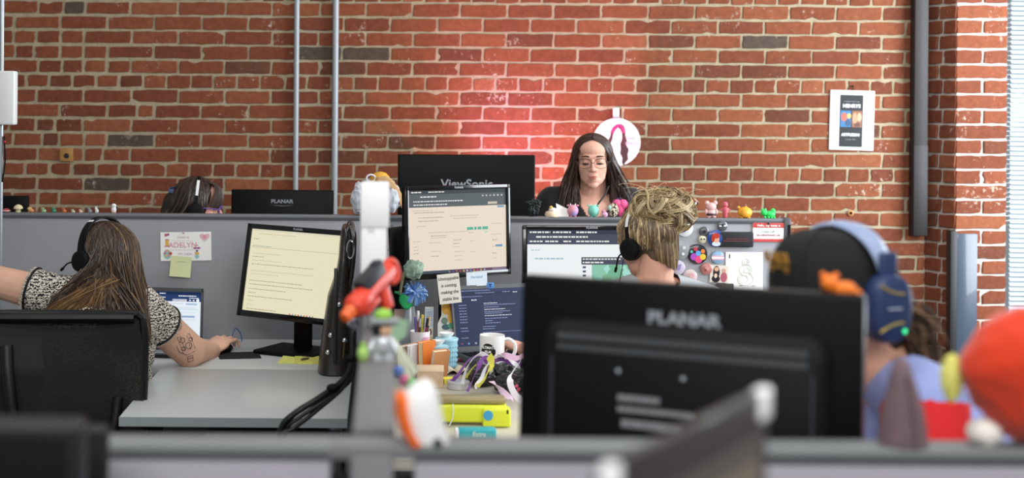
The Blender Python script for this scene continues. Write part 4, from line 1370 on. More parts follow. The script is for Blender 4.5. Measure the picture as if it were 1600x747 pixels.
TG = 'tiny toy animals in a row on the left partition'
def mini(kind, px, h, w, c, c2, label, rz=0):
    t = thing('toy_figure', label, 'toy', on_rail(px), rz, TG)
    M1, M2 = mat(c, .55), mat(c2, .55)
    if kind == 'mushroom':
        MB().lathe([(w * .28, 0), (w * .3, h * .1), (w * .22, h * .5), (w * .22, h * .6)], M2, 16).build('stem', t)
        MB().lathe([(w * .2, h * .42), (w * .5, h * .45), (w * .5, h * .58), (w * .38, h * .82), (w * .15, h * .97), (w * .01, h)], M1, 20).build('mushroom_cap', t)
    elif kind == 'flat':
        MB().lathe([(w * .3, 0), (w * .46, h * .2), (w * .5, h * .45), (w * .4, h * .75), (w * .15, h * .97), (w * .01, h)], M1, 20).build('shell', t)
        MB().lathe([(w * .5, h * .3), (w * .52, h * .38), (w * .5, h * .48)], M2, 20).build('rim_band', t)
    else:
        b = MB(); b.ell((w * .06, 0, h * .32), (w * .4, w * .34, h * .33), M1, n=14, k=10)
        for sx in (-1, 1): b.ell((sx * w * .2, -w * .1, h * .07), (w * .14, w * .16, h * .08), M1, n=10, k=6)
        b.build('body', t)
        MB().ell((-w * .12, -w * .05, h * .66), (w * .3, w * .28, h * .27), M2, n=14, k=10).build('head', t)
        for sx in (-1, 1):
            eh = .3 if kind == 'bunny' else .12
            MB().ell((-w * .12 + sx * w * .16, 0, h * (.86 + eh * .25)), (w * .08, w * .06, h * eh * .5 + .001), M1, n=8, k=6).build('ear', t)
        eyes(t, -w * .31, h * .7, w * .1, w * .04)
    return t


mini('flat', 9.5, .015, .034, '#b8474e', '#e8e0dc', 'tiny red and white domed toy, leftmost of the row on the left partition')
mini('mushroom', 28.5, .031, .036, '#ddd0a8', '#cfc39a', 'tiny cream mushroom toy second from left on the left partition')
mini('animal', 48, .021, .032, '#c98d5e', '#d9b878', 'tiny orange-brown toy animal beside the cream mushroom toy')
mini('animal', 68, .02, .026, '#9fbf94', '#86a982', 'tiny pale green toy animal between the orange and teal ones')
mini('animal', 84, .021, .024, '#3f8d72', '#357a64', 'tiny teal-green toy animal on the left partition')
mini('animal', 100, .019, .022, '#c27a3e', '#a8683a', 'tiny orange toy animal right of the teal-green one')
mini('animal', 114, .014, .02, '#c9c8b0', '#9db08c', 'tiny low white and green toy on the left partition')
mini('animal', 126, .014, .018, '#e2c9c2', '#d8b0aa', 'tiny pinkish white toy animal beside the grey one')
mini('animal', 140, .022, .022, '#8a8f95', '#7c8288', 'tiny grey toy animal left of the white rabbit toy')
mini('bunny', 151, .024, .018, '#dcdfdc', '#e4e6e3', 'tiny white rabbit toy above the woman\'s hair clip')
t = thing('toy_figure', 'black and white penguin toy standing at the right end of the tiny row', 'toy', on_rail(178), 0, TG)
MB().ell((0, 0, .013), (.011, .01, .014), mat('#e9e6e0', .5)).build('belly', t)
MB().ell((0, -.001, .028), (.0095, .0095, .0095), mat('#f2f0ec', .5)).build('head', t)
b = MB(); b.ell((.006, .004, .014), (.009, .009, .014), mat('#191a1d', .5)); b.ell((.001, .003, .031), (.009, .008, .008), mat('#191a1d', .5)); b.build('back', t)
for sx in (-1, 1): MB().ell((sx * .005, -.003, .002), (.0045, .006, .0025), mat('#d08a70', .5)).build('foot', t)
eyes(t, -.0095, .029, .004, .0016)

# grey-white plush with a yellow cap and tan scarf, on the partition behind the white carton
p = on_rail(588, BY)
t = thing('plush_toy', 'grey-white plush toy with yellow cap and tan scarf behind the tall white carton', 'plush toy', p)
PL = mat('#c4c8d2', .95, bump=.6, bscale=180)
m = MB(); m.lump((-.006, 0, .07), (.075, .05, .072), PL, .25, 2.2, 3); m.build('body', t)
m = MB(); m.lump((-.062, -.012, .062), (.038, .034, .058), PL, .2, 3, 5); m.lump((-.07, -.018, .104), (.017, .016, .028), PL, .2, 4, 6); m.build('arm', t)
m = MB(); m.lump((.058, -.006, .072), (.036, .034, .06), PL, .2, 3, 8); m.build('arm', t)
m = MB(); m.lump((.014, 0, .118), (.042, .04, .04), mat('#d8dae0', .95, bump=.5, bscale=180), .1, 3, 4); m.build('head', t)
m = MB(); m.lathe([(.038, 0), (.04, .006), (.036, .02), (.022, .034), (.004, .039)], mat('#d9a53a', .8, bump=.6, bscale=260), 24, Tm(.014, 0, .132)); m.build('knitted_cap', t)
m = MB(); m.grid(lambda u, v: Vector((.0 + .1 * u, -.048 + .03 * u * u, .132 + .012 * v - .075 * max(0, u - .35) ** 1.6 * 2.2 + .016 * (v - .5) + (.028 * (v - .5)) * u)), 14, 4, mat('#b8946a', .85)); o = m.build('scarf', t)
sd = o.modifiers.new('t', 'SOLIDIFY'); sd.thickness = .002
m = MB(); m.tube([(-.022 + .017 * math.cos(a), -.03, .146 + .014 * math.sin(a)) for a in [2 * math.pi * i / 20 for i in range(21)]], .004, mat('#e4e2e6', .8), 6); m.build('ribbon_loop', t)

# right of the ViewSonic-size monitor: toys on the right partition
SG = 'toys along the top of the right partition'
t = thing('toy_figure', 'small black spiky toy beside the lower right corner of the big wall-side monitor', 'toy', on_rail(834), 0, SG)
m = MB(); m.lump((0, 0, .026), (.02, .018, .026), mat('#23292b', .7), .5, 3, 2); m.lump((.004, 0, .05), (.022, .018, .016), mat('#2b3436', .7), .6, 4, 9); m.build('body', t)
for a in range(7):
    x = -.024 + .008 * a; m2 = MB(); m2.tube([(x * .6, 0, .048), (x * 1.3, 0, .066 - abs(x) * .3)], [.006, .001], mat('#2c3637', .7), 6); m2.build('spike', t)
t = thing('toy_figure', 'small cream toy cake with a yellow top by the white folded paper', 'toy', on_rail(862), 0, SG)
MB().lathe([(.026, 0), (.028, .008), (.024, .018), (.012, .022)], mat('#e6cfae', .6), 22).build('cake_base', t)
MB().lathe([(.015, .012), (.016, .028), (.012, .033), (.002, .036)], mat('#e8d9d4', .6), 18, Tm(.003, -.004, 0)).build('icing', t)
MB().lump((-.004, -.008, .036), (.007, .007, .006), mat('#d9b64e', .5), .2, 4).build('yellow_top', t)
t = tag(MB().poly([(-.026, 0), (.03, 0), (.03, .028), (-.02, .052), (-.018, .03)], PAPER, .0015, M=Rx(-8)).poly([(-.026, 0), (.03, 0), (.02, .026), (-.014, .044)], PAPER, .0015, M=Tm(0, .022, 0) @ Rx(14)).build('folded_paper', loc=on_rail(877)), 'white folded sheet of paper standing left of the pink horned toy', 'paper', SG)


def squish(px, c, c2, label, w=.044, h=.047):
    t = thing('toy_figure', label, 'toy', on_rail(px), 0, SG)
    m_ = mat(c, .6)
    if c2:
        m_ = m_.copy(); nt = m_.node_tree; b = nt.nodes['Principled BSDF']
        n = nt.nodes.new('ShaderNodeTexNoise'); n.inputs['Scale'].default_value = 18
        tc = nt.nodes.new('ShaderNodeTexCoord'); r = nt.nodes.new('ShaderNodeValToRGB')
        r.color_ramp.elements[0].position = .42; r.color_ramp.elements[1].position = .58
        r.color_ramp.elements[0].color = lin(c); r.color_ramp.elements[1].color = lin(c2)
        nt.links.new(tc.outputs['Object'], n.inputs[0]); nt.links.new(n.outputs[0], r.inputs[0]); nt.links.new(r.outputs[0], b.inputs['Base Color'])
    MB().ell((0, 0, h * .5), (w * .5, w * .46, h * .5), m_).build('body', t)
    for sx in (-1, 1):
        MB().ell((sx * w * .43, 0, h * .93), (w * .12, w * .08, h * .075), mat(c, .6)).build('ear', t)
        MB().tube([(sx * w * .2, 0, h * .93), (sx * w * .24, 0, h * 1.1)], [w * .06, w * .035], mat('#efe6dc', .5), 8).build('horn', t)
        MB().ell((sx * w * .2, -w * .1, h * .03), (w * .12, w * .16, h * .05), mat(c, .6)).build('foot', t)
    return t


squish(895, '#dd8f98', '#b49ad2', 'round pink and lilac toy with small horns, in front of the standing woman')
squish(927, '#7fcdb8', None, 'round mint-green toy with small horns, right of the pink and lilac one')
t = thing('toy_figure', 'round leopard-spotted toy ball behind the raised headset band', 'toy', on_rail(958), 0, SG)
LP = mat('#cbbfa8', .8).copy(); nt = LP.node_tree; b = nt.nodes['Principled BSDF']
v = nt.nodes.new('ShaderNodeTexNoise'); v.inputs['Scale'].default_value = 130; v.inputs['Detail'].default_value = 1
tc = nt.nodes.new('ShaderNodeTexCoord'); r = nt.nodes.new('ShaderNodeValToRGB'); r.color_ramp.elements[0].position = .49; r.color_ramp.elements[1].position = .53
r.color_ramp.elements[0].color = lin('#2f2822'); r.color_ramp.elements[1].color = lin('#d3c6ad')
nt.links.new(tc.outputs['Object'], v.inputs[0]); nt.links.new(v.outputs[0], r.inputs[0]); nt.links.new(r.outputs[0], b.inputs['Base Color'])
m = MB(); m.lump((0, 0, .027), (.021, .02, .027), LP, .12, 3, 2); m.build('body', t)
m = MB(); m.ell((-.016, -.01, .036), (.008, .008, .011), mat('#9fc9be', .6)); m.build('face', t)
t = thing('toy_figure', 'small pale pink toy at the foot of the leopard-spotted ball', 'toy', on_rail(944) + Vector((0, -.012, 0)), 0, SG)
m = MB(); m.lump((0, 0, .01), (.012, .011, .011), mat('#e0a8c4', .6), .15, 3); m.build('body', t); m = MB(); m.ell((-.004, 0, .022), (.008, .008, .007), mat('#d88aa0', .6)); m.build('head', t)
t = thing('toy_figure', 'hot pink heart-shaped toy leaning behind the leopard-spotted ball', 'toy', on_rail(970, dy=.02), 0, SG)
HP = mat('#e0588c', .55)
m = MB(); m.lump((-.012, 0, .05), (.018, .014, .018), HP, .1, 3); m.lump((.012, 0, .048), (.019, .015, .02), HP, .1, 3, 4); m.lump((.0, 0, .03), (.018, .013, .03), HP, .1, 3, 6); m.build('body', t)
m = MB(); m.tube([(-.022, .004, .05), (-.014, .004, .068), (.004, .004, .071), (.018, .004, .06)], .004, mat('#3a2c4a', .6), 6); m.build('dark_edge', t)
t = thing('toy_figure', 'coral pink toy half hidden behind the blonde bun', 'toy', on_rail(989, dy=.01), 0, SG)
m = MB(); m.lump((0, 0, .022), (.022, .016, .024), mat('#df6a80', .55), .15, 3); m.lump((.008, 0, .047), (.011, .01, .014), mat('#e0758a', .55), .15, 3, 3); m.build('body', t)

t = thing('toy_figure', 'small white rabbit toy with long ears just right of the blonde bun', 'toy', on_rail(1083), 0, SG)
BN = mat('#cdd8e8', .5)
m = MB(); m.ell((0, 0, .012), (.01, .009, .013), BN); m.build('body', t)
MB().ell((0, -.001, .03), (.0115, .011, .011), BN).build('head', t)
for sx in (-1, 1):
    e = MB(); e.ell((sx * .007 + .001, 0, .05), (.004, .003, .014), BN, R=Ry(sx * 16)); e.build('ear', t)
t = thing('toy_figure', 'pale pink bear toy with a dark belt on the right partition', 'toy', on_rail(1111), 0, SG)
PK = mat('#dcb0ac', .55)
MB().ell((0, 0, .02), (.019, .015, .019), PK).build('body', t)
h = MB(); h.ell((0, 0, .043), (.02, .017, .017), PK).build('head', t)
for sx in (-1, 1):
    MB().ell((sx * .016, 0, .058), (.009, .006, .009), PK).build('ear', t); MB().ell((sx * .01, -.004, .004), (.008, .009, .005), PK).build('foot', t)
    MB().ell((sx * .02, -.004, .024), (.006, .006, .011), PK).build('arm', t)
MB().lathe([(.0185, .010), (.0195, .013), (.0195, .016), (.0185, .018)], mat('#3a2a2c', .5), 20).build('belt', t)
t = thing('toy_figure', 'coral pink toy figure with spread arms between the bear and the yellow toy', 'toy', on_rail(1133), 0, SG)
CR = mat('#c9606c', .55)
m = MB(); m.lathe([(.006, 0), (.009, .004), (.009, .016), (.014, .03), (.012, .038), (.005, .043)], CR, 18); m.build('body', t)
MB().ell((0, 0, .052), (.0105, .01, .011), CR).build('head', t)
for sx in (-1, 1): MB().tube([(sx * .01, 0, .035), (sx * .02, -.002, .027)], [.005, .003], CR, 8).build('arm', t)
t = thing('toy_figure', 'round yellow-orange pig-shaped toy on the right partition', 'toy', on_rail(1163), 0, SG)
YL = mat('#e0a02e', .45)
MB().ell((.002, 0, .022), (.029, .022, .022), YL).build('body', t)
MB().ell((-.002, -.016, .019), (.017, .01, .016), mat('#d89422', .45)).build('face', t)
for sx in (-1, 1): MB().ell((sx * .014 - .008, 0, .041), (.006, .004, .006), YL).build('ear', t); MB().ell((sx * .014, -.008, .003), (.008, .009, .004), YL).build('foot', t)
t = thing('toy_figure', 'bright green dog-shaped toy nearest the right end of the partition', 'toy', on_rail(1199), 0, SG)
GN = mat('#2fd45f', .45)
MB().ell((.01, 0, .015), (.021, .015, .014), GN).build('body', t)
MB().ell((-.014, -.003, .022), (.013, .012, .013), GN).build('head', t)
m = MB(); m.ell((.022, 0, .027), (.01, .008, .012), GN); m.build('tail', t)
for x in (-.012, .002, .014, .024): MB().ell((x, -.009, .004), (.005, .005, .005), GN).build('foot', t)
for x in (-.02, -.008): MB().ell((x, 0, .034), (.004, .003, .005), GN).build('ear', t)

# ------------------------------------------------------------------ pinned to the partitions
FACE = BY - .0235


def pinned(px, py, back=0.0): return P(px, py, FACE - .001 - back)


# drawing and sticky note in the left cubicle
p = pinned(290.5, 385)
t = thing('childs_drawing', 'white child\'s drawing with pink letters and a heart pinned in the left cubicle', 'drawing', p, ry=-1.2)
k = FACE / F
MB().rect(-.099, -.056, .099, .056, PAPER, .001).build('sheet', t)
a = MB(); PKT, RD, YE, TL, PU = mat('#dc93a8', .8), mat('#c06a80', .8), mat('#e0b458', .8), mat('#9cc4c4', .8), mat('#a2608f', .8)
a.text('ADELYN', .028, PKT, y=-.0006, x=-.012, z=.005, wide=1.05); a.text('THIS IS', .011, mat('#cfa8b8', .8), y=-.0006, x=-.01, z=.035, wide=1.5); a.text('MY DESK', .011, mat('#cfb2cc', .8), y=-.0006, x=-.002, z=-.03, wide=1.3)
for z in (.021, -.014): a.rect(-.06, z, .03, z + .0012, mat('#d8c4c8', .8), .0003, -.0006)
hrt = [(.0155 * math.sin(x) ** 3 * 1.25 + .074, (.013 * math.cos(x) - .005 * math.cos(2 * x) - .002 * math.cos(3 * x)) * 1.15 + .036) for x in [2 * math.pi * i / 30 for i in range(30)]]
a.poly(hrt, mat('#e3b8c4', .8), .0003, y=-.0006); a.disc(.074, .038, .006, PKT, .0003, -.0012)
a.rect(-.08, .002, -.066, .026, YE, .0003, -.0006); a.rect(-.084, .0, -.062, .003, RD, .0003, -.0012); a.rect(-.08, .026, -.066, .029, PU, .0003, -.0012)
a.disc(-.078, .045, .006, RD, .0003, -.0006); a.disc(-.069, .047, .005, PU, .0003, -.0006)
a.disc(-.073, -.03, .015, TL, .0003, -.0006, rz=.019); 
for i in range(6): a.disc(-.073 + .009 * math.cos(i * 1.05), -.026 + .011 * math.sin(i * 1.05), .0042, [RD, YE, PKT][i % 3], .0003, -.0012)
a.disc(-.06, -.027, .006, mat('#c4554e', .8), .0003, -.0014)
a.disc(.043, -.04, .008, TL, .0003, -.0006, rz=.009); a.rect(.035, -.032, .051, -.023, YE, .0003, -.0012); a.disc(.043, -.018, .004, mat('#3c4670', .8), .0003, -.0012)
a.disc(.036, -.007, .007, PU, .0003, -.0012, rz=.004); a.disc(.05, -.007, .007, PU, .0003, -.0012, rz=.004); a.rect(.038, .003, .048, .005, DARK, .0003, -.0006)
a.build('crayon_marks', t)
MB().lathe([(.004, 0), (.004, .003), (.002, .006)], mat('#d4a8a8', .3), 12, Tm(-.008, -.001, .054) @ Rx(90)).build('push_pin', t)
t = thing('sticky_note', 'pale yellow-green sticky note hanging under the child\'s drawing', 'note', pinned(282.5, 416.5, .0035), ry=4)
MB().grid(lambda u, v: Vector((-.041 + .082 * u, -.0015 - .008 * (1 - v) ** 2, -.04 + .08 * v)), 4, 8, mat('#d9dfae', .8)).build('note_sheet', t)
a = MB(); text_rows(a, [(.3, .25, .45, .03)], mat('#b4b98e', .8), Tm(0, -.002, 0), .082, .08, rs); a.build('handwriting', t)

# pins and cards in the right cubicle
PG = 'round pin badges on the right partition'


def pin(px, py, r, c, label, art=None, back=0.0):
    t = thing('pin_badge', label, 'badge', pinned(px, py, back), 0, PG); r = r * k
    MB().lathe([(r * .96, .001), (r, .0), (r * .98, .003), (r * .8, .0055), (r * .4, .0075), (.0005, .008)], mat(c, .3, coat=.4), 28, Rx(90)).build('button', t)
    if art:
        m_ = MB(); art(m_, r); m_.build('badge_art', t)
    return t


def dd(m_, x, z, r, c, rz=None, y=-.0088): m_.disc(x, z, r, mat(c, .4), .0012, y, n=16, rz=rz)


pin(1070, 357, 13, '#d5d8d8', 'white pin badge with a yellow and lilac centre beside the blonde bun', lambda m_, r: (dd(m_, .2 * r, .1 * r, r * .35, '#d8b45a'), dd(m_, -.15 * r, -.2 * r, r * .3, '#a79ac4', y=-.009), dd(m_, -.1 * r, .3 * r, r * .22, '#c98a6a', y=-.0092)))
pin(1064, 391, 14, '#8b8e92', 'shiny grey pin badge below the white and yellow one', lambda m_, r: (dd(m_, .3 * r, .3 * r, r * .2, '#c6cacc'), dd(m_, -.4 * r, .2 * r, r * .15, '#5c6064'), dd(m_, .2 * r, -.4 * r, r * .17, '#d2d6d8')))
pin(1100, 362, 8, '#4c5054', 'small dark grey pin badge left of the red-haired portrait badge', lambda m_, r: dd(m_, 0, 0, r * .3, '#1e2022'))
pin(1128.5, 353, 8, '#55595c', 'small dark pin badge with two white marks, highest of the badges', lambda m_, r: (dd(m_, .45 * r, .05 * r, r * .28, '#e8e8e8', r * .14), dd(m_, -.45 * r, .0, r * .28, '#d8d8d8', r * .14), dd(m_, 0, .2 * r, r * .22, '#18191b')))
t = pin(1097.5, 374, 6.5, '#cfc9b0', 'small bone-coloured skull pin badge', lambda m_, r: (dd(m_, -.35 * r, .1 * r, r * .22, '#46423a'), dd(m_, .35 * r, .1 * r, r * .22, '#46423a')))
pin(1089.5, 397, 16, '#1d1a22', 'large black pin badge with a bright multicoloured picture', lambda m_, r: (dd(m_, -.35 * r, -.25 * r, r * .36, '#a24ab0'), dd(m_, .1 * r, -.5 * r, r * .36, '#d8487e', y=-.009), dd(m_, .5 * r, -.25 * r, r * .3, '#d9b83e', y=-.0092), dd(m_, .05 * r, .1 * r, r * .26, '#5aa0d8', y=-.0094), dd(m_, -.2 * r, .5 * r, r * .2, '#b83a4c'), dd(m_, .5 * r, .3 * r, r * .2, '#e07a3a'), dd(m_, -.6 * r, .25 * r, r * .14, '#58b8a0')))
pin(1121, 402, 10, '#7fa6c8', 'blue, white and pink striped pin badge left of the large drawing', lambda m_, r: (m_.rect(-r * .9, .08 * r, r * .9, .3 * r, mat('#d8a8b4', .4), .001, -.0085), m_.rect(-r * .95, -.18 * r, r * .95, .08 * r, mat('#eceff0', .4), .001, -.0085), m_.rect(-r * .9, -.4 * r, r * .9, -.18 * r, mat('#d8a8b4', .4), .001, -.0085)))
pin(1103.5, 420, 9.5, '#a86a66', 'dusty red pin badge beside the photograph', lambda m_, r: (dd(m_, .1 * r, .1 * r, r * .4, '#c98e84'), dd(m_, -.2 * r, -.2 * r, r * .2, '#8a4a4c')))
pin(1059, 418, 11.5, '#b9b2c4', 'pale lilac pin badge with purple specks right of the woman\'s neck', lambda m_, r: (dd(m_, 0, 0, r * .35, '#8f82b0'), dd(m_, .3 * r, .35 * r, r * .14, '#8f82b0')))
pin(1078, 432, 11.5, '#c4b0b0', 'pale pinkish pin badge, lowest of the badges', lambda m_, r: (dd(m_, .1 * r, .1 * r, r * .4, '#cfa0a0'), dd(m_, -.35 * r, -.1 * r, r * .2, '#a8b4a8')))
pin(1118.5, 372.5, 13.5, '#25478c', 'blue pin badge showing a red-haired portrait', lambda m_, r: (dd(m_, 0, -.6 * r, r * .5, '#c4d2dc', r * .28), dd(m_, .02 * r, -.05 * r, r * .34, '#d8a084', r * .44, y=-.009), dd(m_, -.05 * r, .32 * r, r * .46, '#b23a2c', r * .32, y=-.0094), dd(m_, -.38 * r, -.02 * r, r * .2, '#a8321f', r * .4, y=-.0096)), back=.006)
t = thing('pouch', 'small black zip pouch pinned beside the portrait badge', 'pouch', pinned(1149, 374))
MB().box((0, -.006, 0), (.138, .012, .06), mat('#1d1f24', .6, bump=.2), .006, 3).build('body', t)
m = MB(); m.rect(-.05, -.008, .055, -.004, mat('#5a3038', .6), .0006, -.0127); text_rows(m, [(.2, .4, .7, .12)], mat('#5a3038', .6), Tm(0, -.0122, 0), .13, .05, rs); m.build('stitching', t)
t = thing('name_card', 'red and white name card pinned at the right end of the partition', 'name card', pinned(1200.5, 363))
MB().box((0, -.001, 0), (.122, .002, .074), WHITE, .0).build('card', t)
m = MB(); RDC = mat('#c94a48', .6); m.rect(-.061, .018, .061, .037, RDC, .0006, -.0026); m.rect(-.061, -.037, .061, -.026, RDC, .0006, -.0026)
m.build('red_band', t)
m = MB(); m.text('Hello, my name is', .0125, WHITE, y=-.0034, z=.0265, bold=.0003); m.text('Casey Luff', .0115, mat('#8fa8a8', .7), y=-.0026, z=.003); m.text("I'M A RECEPTIONIST I AM", .008, mat('#b06a78', .7), y=-.0026, z=-.0115, bold=.0002); m.build('lettering', t)
MB().ell((0, -.004, .034), (.0045, .004, .0045), mat('#15161a', .3)).build('push_pin', t)
t = thing('photograph', 'small photograph of two people pinned left of the large line drawing', 'photograph', pinned(1124, 428, .002), ry=3)
MB().rect(-.036, -.034, .036, .034, mat('#d8cfc4', .5), .001).build('print', t)
m = MB(); dd(m, -.012, .018, .009, '#d0a088', y=-.0012); dd(m, -.012, .005, .013, '#2a2024', .026, y=-.0008); dd(m, -.013, -.02, .016, '#1c1a20', .014, y=-.001); dd(m, .017, .014, .008, '#c99a88', y=-.0012); dd(m, .018, -.012, .013, '#a85a6a', .02, y=-.0008); dd(m, -.014, -.008, .006, '#e0c4b0', .009, y=-.0013); m.build('picture', t)
t = thing('line_drawing', 'large white sheet with a faint pencil drawing left of the black cap', 'drawing', pinned(1163, 424, .0005))
MB().rect(-.073, -.075, .073, .075, PAPER, .001).build('sheet', t)
m = MB(); LN = mat('#b9bcb4', .8); LG = mat('#b6cdb4', .8)
for (x, z, r, rz, c) in ((.005, .035, .014, .014, LN), (.005, .005, .024, .022, LN), (.005, -.03, .03, .026, LN), (-.002, -.03, .016, .014, LG), (.006, .034, .007, .006, mat('#cfc0b0', .8)), (.01, .004, .012, .01, LG)):
    m.tube([(x + r * math.cos(a), -.0012, z + rz * math.sin(a)) for a in [2 * math.pi * i / 30 for i in range(31)]], .0008, c, 5)
for x in (-.02, .03): m.tube([(x, -.0012, -.058), (x + .012, -.0012, -.056)], .001, DARK, 5)
m.rect(-.06, .05, -.056, .066, DARK, .0004, -.0008); m.build('pencil_lines', t)
t = tag(MB().box((0, -.004, 0), (.07, .008, .03), mat('#26272b', .6), .003).build('card_case', loc=pinned(1132, 449), ), 'black card case pinned under the photograph', 'card case')

# round sign and poster on the wall
p = P(963.5, 222, WY - .012)
t = thing('wall_sign', 'round pale pink sign with a long-hair silhouette hung on the brick wall', 'sign', p); kk = WY / F
m = MB(); m.disc(0, 0, 37.5 * kk, mat('#efdfe3', .6), .006); m.build('disc', t)
m = MB(); HRc = mat('#4c2a2a', .7)
out = [(-11, 10), (-9, 18), (-5, 26), (0, 31), (6, 32), (12, 28), (14, 20), (14, 12), (17, 4), (16, -4), (20, -12), (18, -20), (19, -28), (14, -34), (12, -40), (9, -33), (10, -26), (6, -18), (7, -10), (6, -2), (9, 6), (9, 16), (6, 23), (2, 26), (-2, 22), (-6, 14), (-7, 6), (-10, -2), (-9, -10), (-15, -18), (-17, -12), (-14, -4), (-15, 2)]
m.poly([(x * kk * .95, (z - 1) * kk * .92) for x, z in out], HRc, .001, y=-.0012)
m.build('hair_silhouette', t)
m = MB(); m.tube([(x * kk * .95, -.002, (z - 1) * kk * .92) for x, z in ((-8, 16), (-5, 24), (0, 28.5), (5, 29), (9, 25), (11.5, 17))], .0062, mat('#c8307a', .6), 8); m.build('pink_headband', t)
m = MB(); m.text('Hey,', .024, mat('#e2a6b8', .7), y=-.0014, x=16 * kk * 1.2 + .008, z=6 * kk, wide=1.1); m.text('PEACH', .022, mat('#e2a6b8', .7), y=-.0014, x=25 * kk - .002, z=-2 * kk, wide=.95); m.build('lettering', t)
t = thing('wall_hook', 'small white adhesive hook above the round pink sign', 'hook', P(962.5, 176, WY - .012))
MB().box((0, 0, .002), (.03, .008, .04), WHITE, .004).build('hook_plate', t); MB().box((0, -.006, -.022), (.034, .016, .008), STEEL, .003).build('hook_bar', t)
p = P(1331, 188, WY - .01)
t = thing('poster', 'white framed event poster with a black panel hanging on the brick wall', 'poster', p, ry=1.2)
MB().box((0, .002, 0), (.206, .008, .278), mat('#e9edf2', .5), .001).build('backing_board', t)
m = MB(); m.rect(-.058, -.124, .05, .118, mat('#16181d', .5), .0008, -.003); m.build('black_panel', t)
m = MB(); wt = mat('#e8e8ea', .6); m.text('HENRYS', .0225, wt, y=-.0044, x=-.004, z=.066, bold=.0008); m.text('A NIGHT WITH THE', .008, mat('#9a9aa0', .6), y=-.0044, x=-.004, z=.086); m.text('ARTFUSION', .0185, wt, y=-.0044, x=-.006, z=-.068, bold=.0008, wide=.85); m.text('DOORS 7 PM', .008, mat('#9a9aa0', .6), y=-.0044, x=-.006, z=-.09)
text_rows(m, [(.08, .2, .8, .03), (.08, .28, .7, .03), (.08, .36, .8, .03)], mat('#6f7078', .6), Tm(-.004, -.004, -.022), .1, .08, rs); m.build('lettering', t)
m = MB(); m.rect(-.055, -.032, -.006, .044, mat('#2f6f9f', .5), .0005, -.0044); dd(m, -.038, .015, .014, '#c9604c', .02, y=-.005); dd(m, -.02, -.012, .012, '#2a4a70', .016, y=-.005); dd(m, -.015, .02, .01, '#d8b060', .012, y=-.0052)
m.rect(-.001, -.032, .046, .044, mat('#8a5a44', .5), .0005, -.0044); dd(m, .012, .01, .012, '#c98a6a', .026, y=-.005); dd(m, .033, .015, .011, '#d8a080', .02, y=-.005); dd(m, .024, -.02, .014, '#5f3a30', .01, y=-.0052); m.build('pictures', t)
m = MB(); m.tube([(-.006, -.002, .138), (0, -.002, .16), (.006, -.002, .138)], .0015, DARK, 6); m.ell((0, -.001, .16), (.004, .006, .004), DARK); m.build('hanging_wire', t)

# white box on a slim pole at the left edge
p = P(2, 160, 5.3)
t = thing('support_pole', 'slim grey pole at the left edge carrying a white box', 'pole', (p.x, 5.3, 0))
MB().cyl((0, 0, HD), (0, 0, 2.6), .009, STEEL, n=16).cyl((0, 0, HD), (0, 0, HD + .02), .03, STEEL, n=20).build('tube', t)
m = MB(); m.box((.024, -.01, P(12, 153, 5.3).z), (.068, .05, .2), mat('#e9ecec', .5), .006, 3); m.build('white_box', t)
m = MB(); m.tube(crom([(.012, -.005, 1.53), (.018, -.008, 1.44), (.008, -.006, 1.36)], 5), .003, BLKM, 6); m.ell((.02, -.02, 1.51), (.004, .004, .004), mat('#d03a3a', .4)); m.build('box_cable', t)

# ------------------------------------------------------------------ laptops
def laptop(label, hinge, yaw, W, H, tilt, D, screen, riser=0.0, lid='#3a3d42', bez=.008, name='laptop'):
    t = thing(name, label, 'laptop', hinge, yaw)
    M = Tm(0, 0, .014) @ Rx(-tilt) @ Tm(0, 0, H / 2)
    m = MB(); m.box((0, .004, 0), (W, .006, H), mat(lid, .45, .3), .003, 2, M); m.build('lid', t)
    m = MB()
    for (cx, cz, w, hg) in ((0, H / 2 - bez * .9, W - .002, bez * 1.8), (0, -H / 2 + bez * 1.2, W - .002, bez * 2.4), (-W / 2 + bez / 2 + .001, 0, bez, H - .002), (W / 2 - bez / 2 - .001, 0, bez, H - .002)):
        m.box((cx, -.0002, cz), (w, .0026, hg), mat('#55585b', .5), .0008, 1, M)
    m.build('bezel', t)
    s = MB(); screen(s, M @ Tm(0, -.0004, .002), W - 2 * bez, H - bez * 4.2 * .95); s.build('screen', t)
    MB().box((0, -D / 2, .007), (W, D, .014), mat(lid, .45, .3), .004, 2).build('base', t)
    m = MB()
    for r in range(5):
        for c in range(13):
            m.box((-W * .42 + W * .84 * c / 12, -D * .12 - r * D * .095, .0148), (W * .055, D * .075, .002), BLKM, .0008, 1)
    kb = m.build('keyboard', t); kb['kind'] = 'stuff'
    MB().box((0, -D * .78, .0143), (W * .34, D * .3, .001), mat('#2e3034', .35)).build('trackpad', t)
    return t, M


